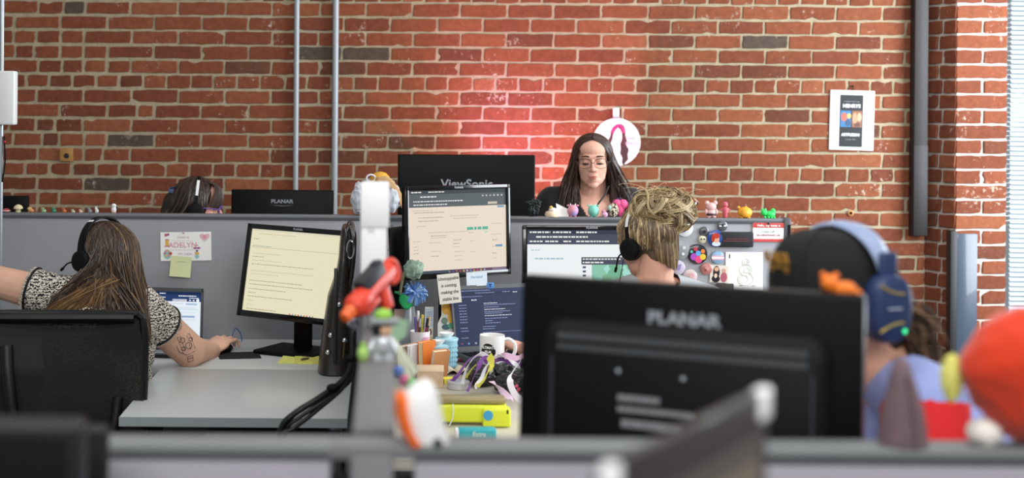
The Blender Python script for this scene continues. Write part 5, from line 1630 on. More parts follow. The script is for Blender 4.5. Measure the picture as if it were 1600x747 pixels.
def scr_blue(s, M, w, h):
    fill(s, 0, 0, 1, 1, em('#e9f2fb', 1.1), M, w, h, 0)
    fill(s, 0, 0, 1, .2, em('#27437a', .8), M, w, h); fill(s, 0, 0, 1, .06, em('#18294e', .8), M, w, h)
    wt = em('#f4f8ff', 1.1)
    text_rows(s, [(.3, .03, .1, .02), (.62, .075, .3, .02), (.1, .11, .3, .02), (.8, .12, .16, .015), (.05, .165, .2, .02)], wt, M, w, h, rs)
    fill(s, .52, .15, .76, .2, wt, M, w, h); fill(s, .8, .16, .83, .185, wt, M, w, h, -.0005); fill(s, .86, .16, .89, .185, wt, M, w, h, -.0005); s.disc((.945 - .5) * w, (.5 - .172) * h, .006, wt, .0001, -.0005, M, 16)
    b1 = em('#a9c4e6', 1)
    fill(s, .75, .235, .93, .268, b1, M, w, h); fill(s, .68, .49, .9, .53, em('#9cb4dc', 1), M, w, h); fill(s, .05, .35, .95, .37, em('#d4eef4', 1), M, w, h)
    text_rows(s, [(.3, .24, .4, .01), (.3, .32, .6, .01), (.1, .42, .8, .008), (.5, .57, .4, .01), (.1, .5, .4, .01), (.5, .66, .3, .01), (.1, .75, .6, .01), (.1, .84, .7, .01)], em('#bcd0e4', 1), M, w, h, rs)


def scr_navy(s, M, w, h):
    fill(s, 0, 0, 1, 1, em('#2d3d6c', .62), M, w, h, 0)
    fill(s, 0, 0, 1, .05, em('#3a4a7c', .62), M, w, h); fill(s, 0, .05, 1, .1, em('#2a3763', .6), M, w, h); fill(s, 0, .1, .26, 1, em('#293a6a', .62), M, w, h)
    wt, g1 = em('#e6ebf8', 1), em('#93a1cc', 1)
    text_rows(s, [(.1, .02, .4, .012), (.3, .065, .25, .012), (.66, .06, .1, .012), (.05, .125, .34, .01)], g1, M, w, h, rs)
    text_rows(s, [(.24, .18, .07, .022), (.8, .07, .06, .014), (.04, .19, .02, .02)], wt, M, w, h, rs)
    for i, v in enumerate((.25, .28, .32, .36, .4, .43, .47, .52, .56, .6)):
        text_rows(s, [(.4, v, [.18, .42, .2, .28, .34, .24, .36, .3, .1, .2][i], .013)], wt if i in (0, 3, 6) else g1, M, w, h, rs)
    text_rows(s, [(.36, .66, .18, .012), (.36, .7, .16, .012), (.36, .76, .5, .008)], g1, M, w, h, rs)
    for v in (.27, .32, .37, .42, .47, .52, .57, .67, .72, .84): text_rows(s, [(.07, v, .1, .013)], g1, M, w, h, rs)
    for i in range(4): fill(s, .06 + i * .09, .93, .085 + i * .09, .96, em(['#d06a8a', '#6ab0e0', '#e0e4f0', '#6a80d0'][i], 1), M, w, h)


hg = Vector((P(266, 522, 5.32).x, 5.32, HD))
laptop('open grey laptop with a white and blue page, half behind the brown-haired woman', hg, -8, .245, .212, 4, .2, scr_blue)
p0 = P(768, 548, 5.08)
stz = p0.z - .016
laptop('open dark laptop with a navy blue text page, beside the white mug', Vector((p0.x + .015, 5.1, stz)), 21, .315, .235, 13, .2, scr_navy, lid='#4a4d52')
t = thing('laptop_stand', 'low dark stand under the navy blue laptop', 'laptop stand', (p0.x + .045, 5.02, HD))
Mz = Rz(21)
hh = stz - HD
MB().box((0, .0, hh - .002), (.26, .16, .004), BLKM, .001, M=Mz).build('stand_plate', t)
m = MB()
for sx in (-1, 1): m.box((sx * .11, 0, (hh - .004) / 2), (.012, .14, hh - .004), BLKM, .002, M=Mz)
m.build('stand_side', t)
t = tag(MB().box((0, 0, 0), (.026, .004, .02), mat('#5b93d8', .5), .001).rect(-.006, .003, .006, .006, mat('#1d3f7a', .6), .0006, -.0026).rect(-.002, -.006, .002, .004, mat('#1d3f7a', .6), .0006, -.0026).build('webcam_cover', loc=P(766, 446, 5.105)), 'small blue tab clipped to the top edge of the navy blue laptop', 'webcam cover')

# ------------------------------------------------------------------ on the left desk
t = thing('mouse_pad', 'black mouse pad under the hand of the brown-haired woman', 'mouse pad', G(374, 556, HD), 10)
MB().box((0, 0, .0015), (.15, .13, .003), mat('#17181b', .9), .001).build('pad', t)
mp_ = G(345, 553, HD) + Vector((.01, .05, .004))
t = thing('computer_mouse', 'black computer mouse under the woman\'s fingers on its pad', 'mouse', mp_, 12)
MB().lump((0, 0, .01), (.029, .05, .018), BLK, .03, 2).build('shell', t)
MB().box((0, .03, .026), (.004, .014, .006), mat('#3a3c40', .6), .001).build('scroll_wheel', t)
t = tag(MB().tube(crom([G(352, 538, HD) + Vector((0, 0, .004)), P(362, 526, 5.36), P(368, 513, 5.42), P(376, 522, 5.46), G(378, 535, HD) + Vector((0, 0, .004))], 7), .0022, mat('#3c5f92', .5), 7).build('blue_cable'), 'thin blue cable arching up behind the mouse hand', 'cable')
t = thing('paper_slip', 'small white paper slip under the foot of the yellow-page monitor', 'paper', G(440, 541.5, HD), 20)
MB().box((0, 0, .0005), (.065, .05, .001), PAPER).build('sheet', t)
for (px, py, w, d, h, rz, c, lb) in ((466, 563, .125, .15, .006, -4, '#dfe07c', 'yellow sticky note pad left of the pen'), (482, 565, .1, .1, .011, 3, '#d6d46a', 'thicker yellow note pad beside the brown handbag'), (480, 556, .1, .1, .009, 0, '#e3e0a4', 'pale yellow note pad behind the other two')):
    t = thing('note_pad', lb, 'note pad', G(px, py, HD), rz, 'yellow note pads by the handbag')
    MB().box((0, 0, h / 2), (w, d, h), mat(c, .8), .0008, 1).build('sheets', t)
t = thing('pen', 'short grey pen lying on the yellow note pads', 'pen', G(477, 562, HD + .012) + Vector((0, 0, .003)), 55)
MB().tube([(-.022, 0, 0), (.012, 0, 0), (.018, 0, 0), (.024, 0, 0)], [.0036, .0038, .003, .0008], mat('#6a6350', .4), 10).build('barrel', t); MB().box((-.012, 0, .0045), (.02, .0018, .0015), STEEL).build('clip', t)

# brown leather bag standing on the desk
p = G(523, 589, HD); LE = mat('#221b14', .33, bump=.25, bscale=120, spec=.6, var=.15, vscale=20, coat=.15)
t = thing('handbag', 'dark brown leather handbag standing upright on the desk, handles up', 'handbag', p)
k = p.y / F
prof = [(0, 497, 549), (2, 494, 551), (22, 496, 551), (60, 500, 550), (95, 505, 549), (122, 509, 548), (145, 517, 546), (165, 523, 545), (185, 526, 544), (205, 527, 544), (222, 529, 543), (230, 531, 540)]
rings = []
for i, (h, a, b) in enumerate(prof):
    x0, x1 = (a - 523) * k, (b - 523) * k; cx, hw = (x0 + x1) / 2, (x1 - x0) / 2
    dp = (.15 - .0002 * h) * (.92 if i == 0 else 1)
    rings.append([Vector((cx + hw * math.copysign(abs(math.cos(q_)) ** .7, math.cos(q_)), .15 + dp * math.copysign(abs(math.sin(q_)) ** .55, math.sin(q_)) + .004 * math.sin(h * .1), h * k)) for q_ in [2 * math.pi * j / 36 for j in range(36)]])
MB().loft(rings, LE).build('body', t)
for dy in (.06, .24):
    hd_ = MB()
    hd_.tube(crom([Vector(((527 - 523) * k, dy, 150 * k)), Vector(((533 - 523) * k, dy, 190 * k)), Vector(((536 - 523) * k, dy, 215 * k)), Vector(((543 - 523) * k, dy + .01, 232 * k)), Vector(((549 - 523) * k, dy, 215 * k)), Vector(((549 - 523) * k, dy, 180 * k)), Vector(((545 - 523) * k, dy, 140 * k))], 6), .0085, LE, 10)
    hd_.build('handle', t)
st = MB(); st.box((.001, -.001, 95 * k), (.012, .006, 150 * k), mat('#1a140f', .4, spec=.5), .003); st.build('gusset_strap', t)
for (px, py) in ((529, 476), (516, 524), (538, 532), (512, 551)):
    MB().lathe([(.008, 0), (.0085, .003), (.006, .006), (.002, .007)], CHROME, 16, Tm((px - 523) * k, .004, (589 - py) * k) @ Rx(90)).build('metal_stud', t)
zp = MB(); zp.tube([((538 - 523) * k, -.002, (589 - 535) * k), ((536 - 523) * k, -.004, (589 - 560) * k)], .003, mat('#6a5a34', .4, .6), 6); zp.build('zip_pull', t)
kn = MB(); kn.tube([Vector((.05 + .012 * math.cos(a), .0, .43 + .03 * math.sin(a))) for a in [2 * math.pi * i / 20 for i in range(21)]], .003, CHROME, 6); lab(kn.build('metal_ring', t), 'silver ring on the handle')

# black cables hanging from the divider
t = thing('cable_bundle', 'bundle of black cables running down across the front of the left desk', 'cables', (0, 0, 0))
for dx, dz, rr_ in ((0, 0, .0085), (.012, -.006, .006), (-.004, -.022, .006)):
    MB().tube(crom([P(556, 455, 3.74) + Vector((dx * .2, 0, dz)), P(551, 500, 3.72) + Vector((dx * .4, 0, dz)), P(551, 555, 3.7) + Vector((dx * .3, 0, dz)), P(540, 590, 3.7) + Vector((dx, 0, dz)), P(500, 622, 3.7) + Vector((dx, .01, dz * 1.4)), P(462, 645, 3.7) + Vector((dx, 0, dz * 1.8)), P(440, 668, 3.7) + Vector((dx, 0, dz)), P(430, 720, 3.72) + Vector((dx, 0, dz))], 8), rr_, mat('#131416', .42), 9).build('cable', t)
for (px, py) in ((549, 560), (520, 606)):
    MB().ell(P(px, py, 3.7), (.017, .014, .011), BLKM).build('cable_tie', t)
t = thing('key_hook', 'silver hook on the dividing partition above the cable bundle', 'hook', P(558, 505, 3.0) + Vector((-.008, 0, 0)))
MB().lathe([(.004, 0), (.012, .004), (.013, .012), (.008, .018)], CHROME, 16, Rx(90)).build('hook_knob', t)

# mesh-backed office chair
cx = P(102, 490, 4.40)
t = thing('office_chair', 'black mesh-backed office chair of the brown-haired woman', 'chair', (-1.02, 4.46, 0))
def lc(px, py, Y): return P(px, py, Y) - Vector((-1.02, 4.46, 0))
CY = 4.40
BK = mat('#0c0d0f', .42)
fr = MB()
out = [(-28, 500), (-24, 493), (0, 490), (100, 490), (205, 490.5), (219, 494), (224, 503), (226, 560), (223, 640), (212, 720), (100, 735), (-10, 720), (-22, 640), (-28, 560), (-28, 500)]
fr.tube(crom([lc(a, b, CY + .03 * (1 - ((a - 100) / 130) ** 2)) for a, b in out], 6), .0125, BK, 9)
fr.tube([lc(-16, 497, CY + .005), lc(210, 497, CY + .005)], .017, BK, 9)
fr.build('back_frame', t)
MESH = bpy.data.materials.new('black_mesh_fabric'); MESH.use_nodes = True
b = MESH.node_tree.nodes['Principled BSDF']; b.inputs['Base Color'].default_value = lin('#0b0c0d'); b.inputs['Roughness'].default_value = .8; b.inputs['Alpha'].default_value = .965
ms = MB(); ms.grid(lambda u, v: lc(-26 + 250 * u, 494 + 230 * v, CY + .03 * (1 - (2 * u - 1) ** 2) - .02 * math.sin(v * 3.1)), 25, 18, MESH); ms.build('mesh_back', t)
sp_ = MB(); sp_.tube(crom([lc(10, 540, CY - .025), lc(14, 600, CY - .045), lc(30, 680, CY - .05), lc(90, 770, CY - .02), lc(100, 840, CY + .06)], 6), .02, BK, 10); sp_.tube(crom([lc(185, 620, CY - .02), lc(170, 700, CY - .04), lc(110, 780, CY - .02)], 6), .016, BK, 10); sp_.build('back_support', t)
MB().box((.02, .22, .47), (.47, .46, .08), mat('#131417', .85, bump=.3), .03, 4).build('seat', t)
for sx in (-1, 1):
    m = MB(); m.tube(crom([Vector((.02 + sx * .225, .2, .45)), Vector((.02 + sx * .235, .18, .52)), Vector((.02 + sx * .235, .18, .6))], 5), .014, BK, 8); m.box((.02 + sx * .235, .2, .615), (.05, .2, .025), BLKM, .01); m.build('armrest', t)
MB().cyl((.02, .2, .1), (.02, .2, .44), .028, BK).build('gas_column', t)
for i in range(5):
    a = 2 * math.pi * i / 5 + .3
    l = MB().tube([Vector((.02, .2, .12)), Vector((.02 + .3 * math.cos(a), .2 + .3 * math.sin(a), .075))], [.025, .016], BK, 8).build('leg', t)
    MB().cyl((.005 + .3 * math.cos(a), .2 + .3 * math.sin(a), .03), (.035 + .3 * math.cos(a), .2 + .3 * math.sin(a), .03), .03, BLKM).build('caster', l)

# ------------------------------------------------------------------ black monitor backs at the lower left, in front of the near partition
k = 1.55 / F
p = P(-60, 655, 1.55)
t = thing('monitor', 'black screen top at the lower left corner, nearest the camera', 'monitor', (P(30, 655, 1.55).x - .03, 1.55, .74))
w = (123 + 150) * k
zt = P(60, 664, 1.55).z - .74
MB().box(((123 - 30) * k + .03 - w / 2, .03, zt - .15), (w, .05, .3), mat('#0b0b0c', .45), .008, 3).build('housing', t)
MB().box(((123 - 30) * k + .03 - w / 2, .003, zt - .15), (w - .03, .004, .27), mat('#070708', .2), .001).build('screen', t)
MB().box(((123 - 30) * k + .03 - w / 2, .03, .2), (.06, .03, .42), BLK, .004).build('stand_neck', t); MB().box(((123 - 30) * k + .03 - w / 2, .05, .008), (.22, .16, .016), BLK, .005).build('stand_foot', t)
k2 = 1.73 / F
t = thing('monitor', 'thin black screen edge showing beyond the lower left screen', 'monitor', (P(60, 660, 1.73).x, 1.72, .74))
zt2 = P(150, 662, 1.73).z - .74
MB().box(((172 - 60) * k2 - .17, .0, zt2 - .14), (.34, .024, .28), mat('#0d0d0f', .45), .005, 3).build('housing', t)
MB().box(((172 - 60) * k2 - .17, .03, .13), (.05, .025, .27), BLK, .004).build('stand_neck', t); MB().box(((172 - 60) * k2 - .17, .03, .008), (.2, .14, .016), BLK, .005).build('stand_foot', t)
t = thing('desk', 'desk below the lower left screens in front of the near partition', 'desk', (-.5, 1.55, 0))
MB().box((0, 0, HD - .0145), (.9, .5, .029), DESK, .003).build('worktop', t)
for (x, y) in ((-.4, -.2), (.4, -.2), (-.4, .2), (.4, .2)): MB().cyl((x, y, 0), (x, y, HD - .03), .022, STEEL).build('leg', t)

# laptop screen slanting up in the near foreground
A, B = P(944, 733, .95), P(1194, 604, 1.228)
t = thing('laptop', 'blurred laptop screen slanting up in the near foreground, glints on its corners', 'laptop', (A.x, A.y, A.z - .24))
d = (B - A); d.z = 0; Lw = d.length; d.normalize(); nr = Vector((d.y, -d.x, 0))
Ml = Matrix(((d.x, -nr.x, 0, 0), (d.y, -nr.y, 0, 0), (0, 0, 1, 0), (0, 0, 0, 1)))
zt = .24
m = MB(); m.box((Lw / 2, .004, zt - .115), (Lw, .008, .23), mat('#17120f', .4), .003, 2, Ml); m.build('lid', t)
m = MB()
for (cx_, cz, w_, h_) in ((Lw / 2, zt - .0085, Lw, .017), (.006, zt - .115, .012, .23), (Lw - .006, zt - .115, .012, .23), (Lw / 2, zt - .22, Lw, .02)):
    m.box((cx_, -.001, cz), (w_, .003, h_), mat('#221512', .3, coat=.2), .001, 1, Ml)
m.build('bezel', t)
def scr_tan(s, M, w, h):
    fill(s, 0, 0, 1, 1, em('#8c7d6c', .6), M, w, h, 0)
    fill(s, 0, .0, 1, .1, em('#4a3c40', .4), M, w, h); fill(s, 0, .1, 1, .2, em('#7a7266', .38), M, w, h)
    fill(s, .3, .48, .88, .58, em('#5a566a', .32), M, w, h); fill(s, .1, .7, .8, .76, em('#6b6474', .34), M, w, h)
m = MB(); scr_tan(m, Ml @ Tm(Lw / 2, -.0012, zt - .114), Lw - .022, .196); m.build('screen', t)
for (x, z, sx_, sz_) in ((Lw - .008, zt - .012, .022, .028), (.008, zt - .008, .016, .02)):  # glare on the bezel corners, modelled as glossy white blocks
    m = MB(); m.box((x, -.0005, z), (sx_, .012, sz_), mat('#f4f6f8', .25, coat=.5), .004, 3, Ml); lab(m.build('corner_glint', t), 'glint on the bezel corner, modelled as a white block')
m = MB(); m.box((Lw / 2, -.1, .006), (Lw, .2, .012), mat('#3a3532', .35, .5), .004, 2, Ml); m.build('base', t)
m = MB(); m.cyl((.03, .0, .012), (Lw - .03, .0, .012), .006, BLK, M=Ml); m.build('hinge', t)
ld = MB()
t2 = thing('laptop_riser', 'stand beneath the blurred foreground laptop', 'laptop stand', (A.x + .1, A.y + .05, 0))
MB().box((.0, .0, A.z - .24 - .006), (.3, .3, .012), BLKM, .003).build('riser_plate', t2); MB().cyl((0, 0, .03), (0, 0, A.z - .25), .025, STEEL).build('riser_post', t2); MB().cyl((0, 0, 0), (0, 0, .03), .16, BLKM).build('riser_foot', t2)

# ------------------------------------------------------------------ on the dividing partition
t = thing('carton', 'tall white carton with a wider top standing on the dividing partition', 'carton', (P(583, 490, 3.02).x, 3.02, PH))
k = 3.02 / F
hh = P(583, 286, 3.0).z - PH
m = MB(); m.box((0, 0, (hh - .088) / 2), (.054, .09, hh - .088), mat('#e3e6e8', .5), .004, 2); m.build('carton_body', t)
m = MB(); m.box((.002, 0, hh - .046), (.06, .096, .092), mat('#eceef0', .5), .004, 2); m.build('carton_top', t)
MB().rect(-.012, hh * .62, .002, hh * .66, mat('#d2d5d8', .6), .0006, -.0457).build('printed_mark', t)

gp = P(583, 452, 2.72)
RDN, ORG, BKN = mat('#d5412b', .4), mat('#e0632c', .4), mat('#2b2d31', .45)
t = thing('toy_blaster', 'red and black toy dart blaster with an orange muzzle on the dividing partition', 'toy blaster', (gp.x, gp.y, PH))
z0 = gp.z - PH
Mg = Tm(-.004, 0, z0) @ Rz(-38) @ Rx(30) @ Ry(-8)      # muzzle (-Y) towards the camera, pointing down
m = MB()
rg8 = lambda y, r, dz=0: [Vector((r * math.cos(a), y, dz + r * math.sin(a))) for a in [math.pi / 8 + 2 * math.pi * i / 8 for i in range(8)]]
m.loft([rg8(-.066, .018), rg8(-.06, .023), rg8(-.022, .023), rg8(-.016, .018), rg8(.06, .019), rg8(.07, .014)], RDN, Mg, smooth=False); m.build('barrel', t)
m = MB(); m.loft([rg8(-.094, .0085), rg8(-.092, .011), rg8(-.066, .015)], ORG, Mg); lab(m.build('muzzle', t), 'orange muzzle tip')
m = MB(); m.box((0, .01, .018), (.03, .07, .03), BKN, .004, 2, Mg); m.box((0, .04, .026), (.024, .02, .02), BKN, .004, 2, Mg); m.build('slide', t)
m = MB(); m.tube(crom([(0, .05, .006), (0, .07, .014), (0, .084, .004), (0, .08, -.018), (0, .066, -.026), (0, .05, -.018)], 6), .0075, RDN, 9, M=Mg); m.build('handle_ring', t)
m = MB(); m.box((0, .03, -.03), (.018, .026, .045), RDN, .005, 2, Mg @ Rx(-14)); m.box((0, -.02, -.024), (.016, .05, .014), RDN, .004, 2, Mg); m.build('grip', t)
m = MB(); m.box((.002, .05, (z0 - .03) / 2), (.03, .03, z0 - .03), mat('#8f9496', .5), .004); m.tube([(.002, .05, z0 - .034), (.0, .034, z0 - .016)], .01, mat('#8f9496', .5), 10); lab(m.build('display_prop', t), 'grey prop under the blaster')

p = Vector((P(598, 560, 2.42).x, 2.42, PH)); k = 2.42 / F
t = thing('toy_figure', 'small silver toy figure with a flat grey hat below the blaster', 'toy', p)
SV = mat('#c5c9ce', .3, .3)
for sx in (-1, 1):
    MB().tube([(sx * .009, 0, 0), (sx * .009, 0, .006), (sx * .009, 0, .02)], [.0095, .009, .0075], SV, 14).build('leg', t)
    MB().tube([(sx * .013, -.002, .035), (sx * .021, -.004, .024), (sx * .019, -.01, .016)], [.006, .0055, .005], SV, 10).build('arm', t)
MB().lathe([(.014, .016), (.017, .022), (.016, .034), (.012, .041), (.006, .043)], SV, 20).build('body', t)
MB().ell((.004, -.002, .051), (.0115, .011, .011), mat('#d9ae8c', .5)).build('head', t)
MB().ell((-.008, .002, .052), (.011, .012, .014), mat('#1f1d1c', .6)).build('hair', t)
h = MB().box((.002, 0, .0665), (.05, .04, .01), mat('#83888b', .6), .004, 3).build('hat', t)
MB().lump((.0, .0, .0765), (.015, .014, .0105), mat('#8ec04e', .7), .15, 4).build('pompom', h)
t = thing('toy_figure', 'lime green ball toy left of the silver figure on the dividing partition', 'toy', Vector((P(567, 570, 2.4).x, 2.4, PH)))
MB().lump((0, 0, .0135), (.0095, .01, .0135), mat('#9fc66a', .6), .12, 3).build('body', t); MB().ell((0, 0, .0285), (.006, .006, .005), mat('#86b04e', .6)).build('top_knob', t)
# pale green paper fan on the right face of the divider
t = thing('paper_fan', 'pale green folded paper fan hanging on the right side of the dividing partition', 'paper fan', P(612, 522, 2.62))
m = MB(); k = 2.62 / F
for i in range(7):
    a0, a1 = i / 7, (i + 1) / 7
    tip = Vector((0, -.004, 0)); e0 = Vector(((44 - 26 * a0) * k, .004 * (i % 2), (-56 - 26 * a0) * k)); e1 = Vector(((44 - 26 * a1) * k, .004 * ((i + 1) % 2), (-56 - 26 * a1) * k))
    m.add([tip, e0, e1, tip + Vector((0, .002, 0)), e0 + Vector((0, .002, 0)), e1 + Vector((0, .002, 0))], [(0, 1, 2), (5, 4, 3), (0, 3, 4, 1), (1, 4, 5, 2), (2, 5, 3, 0)], mat('#e2e8cf', .7), False)
m.build('folded_sheet', t)
m = MB(); m.poly([(-.006, .004), (.012, .03), (.03, .024), (.026, -.004), (.008, -.016)], mat('#9fc2a2', .4, alpha=.75), .002); m.build('leaf', t)
for (px, py, c, lb) in ((622, 580, '#5f7fc0', 'blue'), (632, 594, '#c86a90', 'pink'), (641, 599, '#6fb86a', 'green')):
    pp = P(px, py, 2.5); pp.x = max(pp.x, .02)
    t = tag(MB().lump((0, 0, 0), (.0095, .0095, .0095), mat(c, .7), .2, 4).tube([(0, 0, 0), (.017 - pp.x, .002, 0)], .0015, STEEL, 6).build('pompom_pin', loc=pp), 'small %s pompom pin on the right face of the dividing partition' % lb, 'pin', 'pompom pins on the divider')

# ------------------------------------------------------------------ plush toys on the near rail
p = Vector((P(655, 680, FY).x, FY, PH)); k = FY / F
t = thing('plush_toy', 'small white plush toy with an orange stripe on the near rail', 'plush toy', p)
WPL = mat('#e4e4e4', .95, bump=.5, bscale=260)
rings = []
for (z, x0, x1, d) in ((0, -24, 46, .028), (15, -32, 42, .03), (40, -36, 36, .031), (62, -34, 32, .029), (80, -20, 26, .024), (90, -6, 20, .016), (95, 4, 14, .006)):
    rings.append([Vector(((x0 + x1) / 2 * k + (x1 - x0) / 2 * k * math.cos(a), d * math.sin(a), z * k)) for a in [2 * math.pi * i / 28 for i in range(28)]])
MB().loft(rings, WPL).build('body', t)
rings = []
for (z, x0, x1, d) in ((-.5, -18, 6, .034), (20, -31, -6, .034), (45, -39, -13, .033), (70, -39, -17, .027), (74, -37, -19, .02)):
    rings.append([Vector(((x0 + x1) / 2 * k + (x1 - x0) / 2 * k * math.cos(a), -.003 + d * math.sin(a), z * k)) for a in [2 * math.pi * i / 24 for i in range(24)]])
lab(MB().loft(rings, mat('#dd6420', .9, bump=.4, bscale=260)).build('stripe', t), 'orange stripe on the left side')
MB().ell((28 * k, -.028, 4 * k), (.006, .004, .007), DARK).build('eye', t)

p = Vector((P(1412, 690, FY).x, FY, PH))
t = thing('plush_toy', 'pointed mauve-brown plush shape on the near rail left of the orange-red hat', 'plush toy', p)
MV = mat('#6c595e', .95, bump=.5, bscale=200, var=.12, vscale=60)
rings = []
for (z, x0, x1, d) in ((0, -38, 36, .03), (30, -36, 33, .03), (60, -31, 28, .027), (90, -24, 18, .022), (115, -19, 10, .016), (130, -15, 5, .011), (135, -10, 0, .004)):
    rings.append([Vector(((x0 + x1) / 2 * k + (x1 - x0) / 2 * k * math.copysign(abs(math.cos(a)) ** .8, math.cos(a)), d * math.sin(a), z * k)) for a in [2 * math.pi * i / 28 for i in range(28)]])
MB().loft(rings, MV).build('ear', t)
MB().tube(crom([(4 * k, -.031, 2 * k), (2 * k, -.03, 50 * k), (-4 * k, -.02, 110 * k)], 6), .0022, mat('#5c4a50', .9), 6).build('seam', t)

p = Vector((P(1572, 692, FY).x, FY + .01, PH))
t = thing('plush_toy', 'big orange-red soft hat on a white plush, cut by the right edge', 'plush toy', p)
RH = mat('#c9330e', .92, bump=.35, bscale=220, sheen=.3)


def hat(u, v):
    a = 2 * math.pi * u; ph = math.pi * (v - .5)
    d = Vector((math.cos(a) * math.cos(ph), math.sin(a) * math.cos(ph), math.sin(ph)))
    r = 1 + .09 * noise.noise(d * 1.7 + Vector((3, 1, 2))) + .05 * noise.noise(d * 4)
    r -= .05 * math.exp(-((d.z + .35 + .25 * d.x) / .12) ** 2)
    x, y, z = d.x * .088 * r, d.y * .062 * r, d.z * .086 * r
    x = x * (1 - .2 * max(0, -d.z) ** 1.3) if d.z > -.9 else x * .8
    return Vector((x + .03 + .012 * (z / .08) + .03 * max(0, -d.z), y, z * 1.04 + .092))


m = MB(); m.grid(hat, 61, 41, RH); m.build('hat', t)
m = MB(); m.lump((-.024, .0, .014), (.022, .022, .018), mat('#e2ddd6', .95, bump=.5, bscale=220), .1, 3); m.lump((.045, .012, .02), (.04, .03, .024), mat('#e2ddd6', .95, bump=.5, bscale=220), .1, 3, 4); m.build('body', t)
m = MB(); m.lump((-.062, .012, .082), (.014, .012, .03), mat('#d9d774', .9), .2, 3); lab(m.build('tuft', t), 'pale yellow tuft beside the hat')

# small orange toy on the front monitor
fp = P(1312, 446, 2.035)
t = thing('toy_figure', 'small orange toy creature lying on top of the front black monitor', 'toy', fp - Vector((0, 0, .017)), -20)
OR = mat('#e8781e', .5)
MB().lump((.006, 0, .012), (.018, .012, .011), OR, .1, 3).build('body', t); MB().lump((-.014, -.002, .02), (.012, .011, .012), OR, .1, 3, 2).build('head', t)
for sx in (-1, 1): MB().ell((-.014 + sx * .009, 0, .031), (.0045, .004, .0045), OR).build('ear', t)
MB().tube([(.02, 0, .01), (.03, 0, .006)], [.006, .003], OR, 8).build('tail', t)

# ------------------------------------------------------------------ centre desk
t = thing('jacket', 'black jacket hanging against the partition left of the cream-page monitor', 'jacket', P(612, 352, 5.47))
def jk(u, v):
    p = P(600 + 40 * u + 3 * math.sin(v * 5), 362 - 14 * u + 168 * v, 5.48)
    return p - P(612, 352, 5.47) + Vector((0, -.02 * math.sin(u * 9 + v * 2) - .03, 0))
m = MB(); m.grid(jk, 18, 20, mat('#121214', .85, bump=.3)); o = m.build('cloth', t); sd = o.modifiers.new('t', 'SOLIDIFY'); sd.thickness = .03; sd.offset = -1
MB().tube([(0, .06, .0), (0, .03, .004), (.0, -.02, 0)], .005, STEEL, 8).build('coat_hook', t)

t = thing('ornament', 'lumpy mottled green ornament at the lower left corner of the cream-page monitor', 'ornament', P(645, 420, 5.0))
GM = mat('#7d9182', .8, bump=.8, bscale=90, var=.35, vscale=45)
m = MB(); m.lump((.002, 0, -.002), (.036, .026, .034), GM, .35, 2.5, 3, n=16, k=10); m.build('body', t, sharp=10)
m = MB(); m.tube(crom([(-.02, 0, .0), (-.034, -.004, -.03), (-.04, 0, -.06), (-.044, .002, -.088)], 6), [.008] * 6 + [.006] * 6 + [.005] * 6 + [.003], mat('#6e6a52', .8, bump=.6), 8); m.build('stem', t)
m = MB(); m.box((.012, .035, .0), (.02, .05, .008), BLKM, .002); m.build('clip', t)
t['label'] = 'lumpy mottled green ornament at the lower left corner of the cream-page monitor'

# clear vase with the blue paper flower
vb = G(640, 560, HD); 
t = thing('vase', 'clear vase holding the blue paper flower', 'vase', vb); k = vb.y / F
GL = mat('#cdd6da', .18, trans=.5, spec=.7)
vz = (560 - 478) * k
MB().lathe([(.036, .0), (.039, .01), (.04, vz * .4), (.036, vz * .62), (.022, vz * .85), (.017, vz * .98), (.016, vz), (.0145, vz * .97), (.02, vz * .83), (.034, vz * .6), (.0375, vz * .4), (.0365, .012), (.002, .008)], GL, 32).build('glass', t)
t = thing('paper_flower', 'blue paper flower with a green stem and leaf standing in the clear vase', 'flower', vb + Vector((0, 0, .012)))
GRN = mat('#2f6b4a', .6); top = P(648, 457, vb.y) - vb - Vector((0, 0, .012))
MB().tube(crom([(-.012, 0, 0), (-.008, -.002, .08), (-.004, -.006, .16), tuple(top - Vector((0.004, 0, .02)))], 6), .004, GRN, 8).build('stem', t)
m = MB(); rg = random.Random(6)
for i in range(150):
    d = Vector((rg.gauss(0, 1), rg.gauss(0, .8), rg.gauss(0, 1) + .1)).normalized()
    a = top + d * .008; b_ = top + Vector((d.x * .043, d.y * .034, d.z * .04)) * rg.uniform(.75, 1.1); c_ = b_ + Vector((0, 0, -.006)) + d * .003
    m.tube([a, b_, c_], [.0038, .0042, .002], mat(['#6d9fe0', '#8db8ec', '#5688cc', '#b8d4f2'][i % 4], .6), 6)
m.build('petals', t)
m = MB(); lc0 = P(634, 476, vb.y) - vb
m.grid(lambda u, v: lc0 + Vector(((u - .5) * .05, -.012 - .01 * math.sin(u * 3.1), (.5 - u) * .018 + (v - .5) * .052 * math.sin(math.pi * (.12 + .82 * u)))), 9, 7, mat('#2fb968', .5)); o = m.build('leaf', t); sd = o.modifiers.new('t', 'SOLIDIFY'); sd.thickness = .002
m = MB(); l2 = P(620, 461, vb.y) - vb; m.tube([lc0 + Vector((0, -.01, .012)), l2 + Vector((.006, -.01, -.002)), l2 + Vector((-.008, -.01, 0))], [.005, .006, .004], mat('#2a9a58', .5), 8); m.build('side_shoot', t)

# cards standing behind
def card(px, py, w, h, Y, c, label, art=None, rz=0, rx=-6, ry=0, name='card', z=None):
    p = P(px, py, Y); p.z = HD if z is None else z
    t = thing(name, label, 'card', p, rz, rx=rx, ry=ry)
    MB().box((0, 0, h / 2), (w, .002, h), mat(c, .7), .0).build('sheet', t)
    if art:
        m = MB(); art(m); m.build('print', t)
    return t


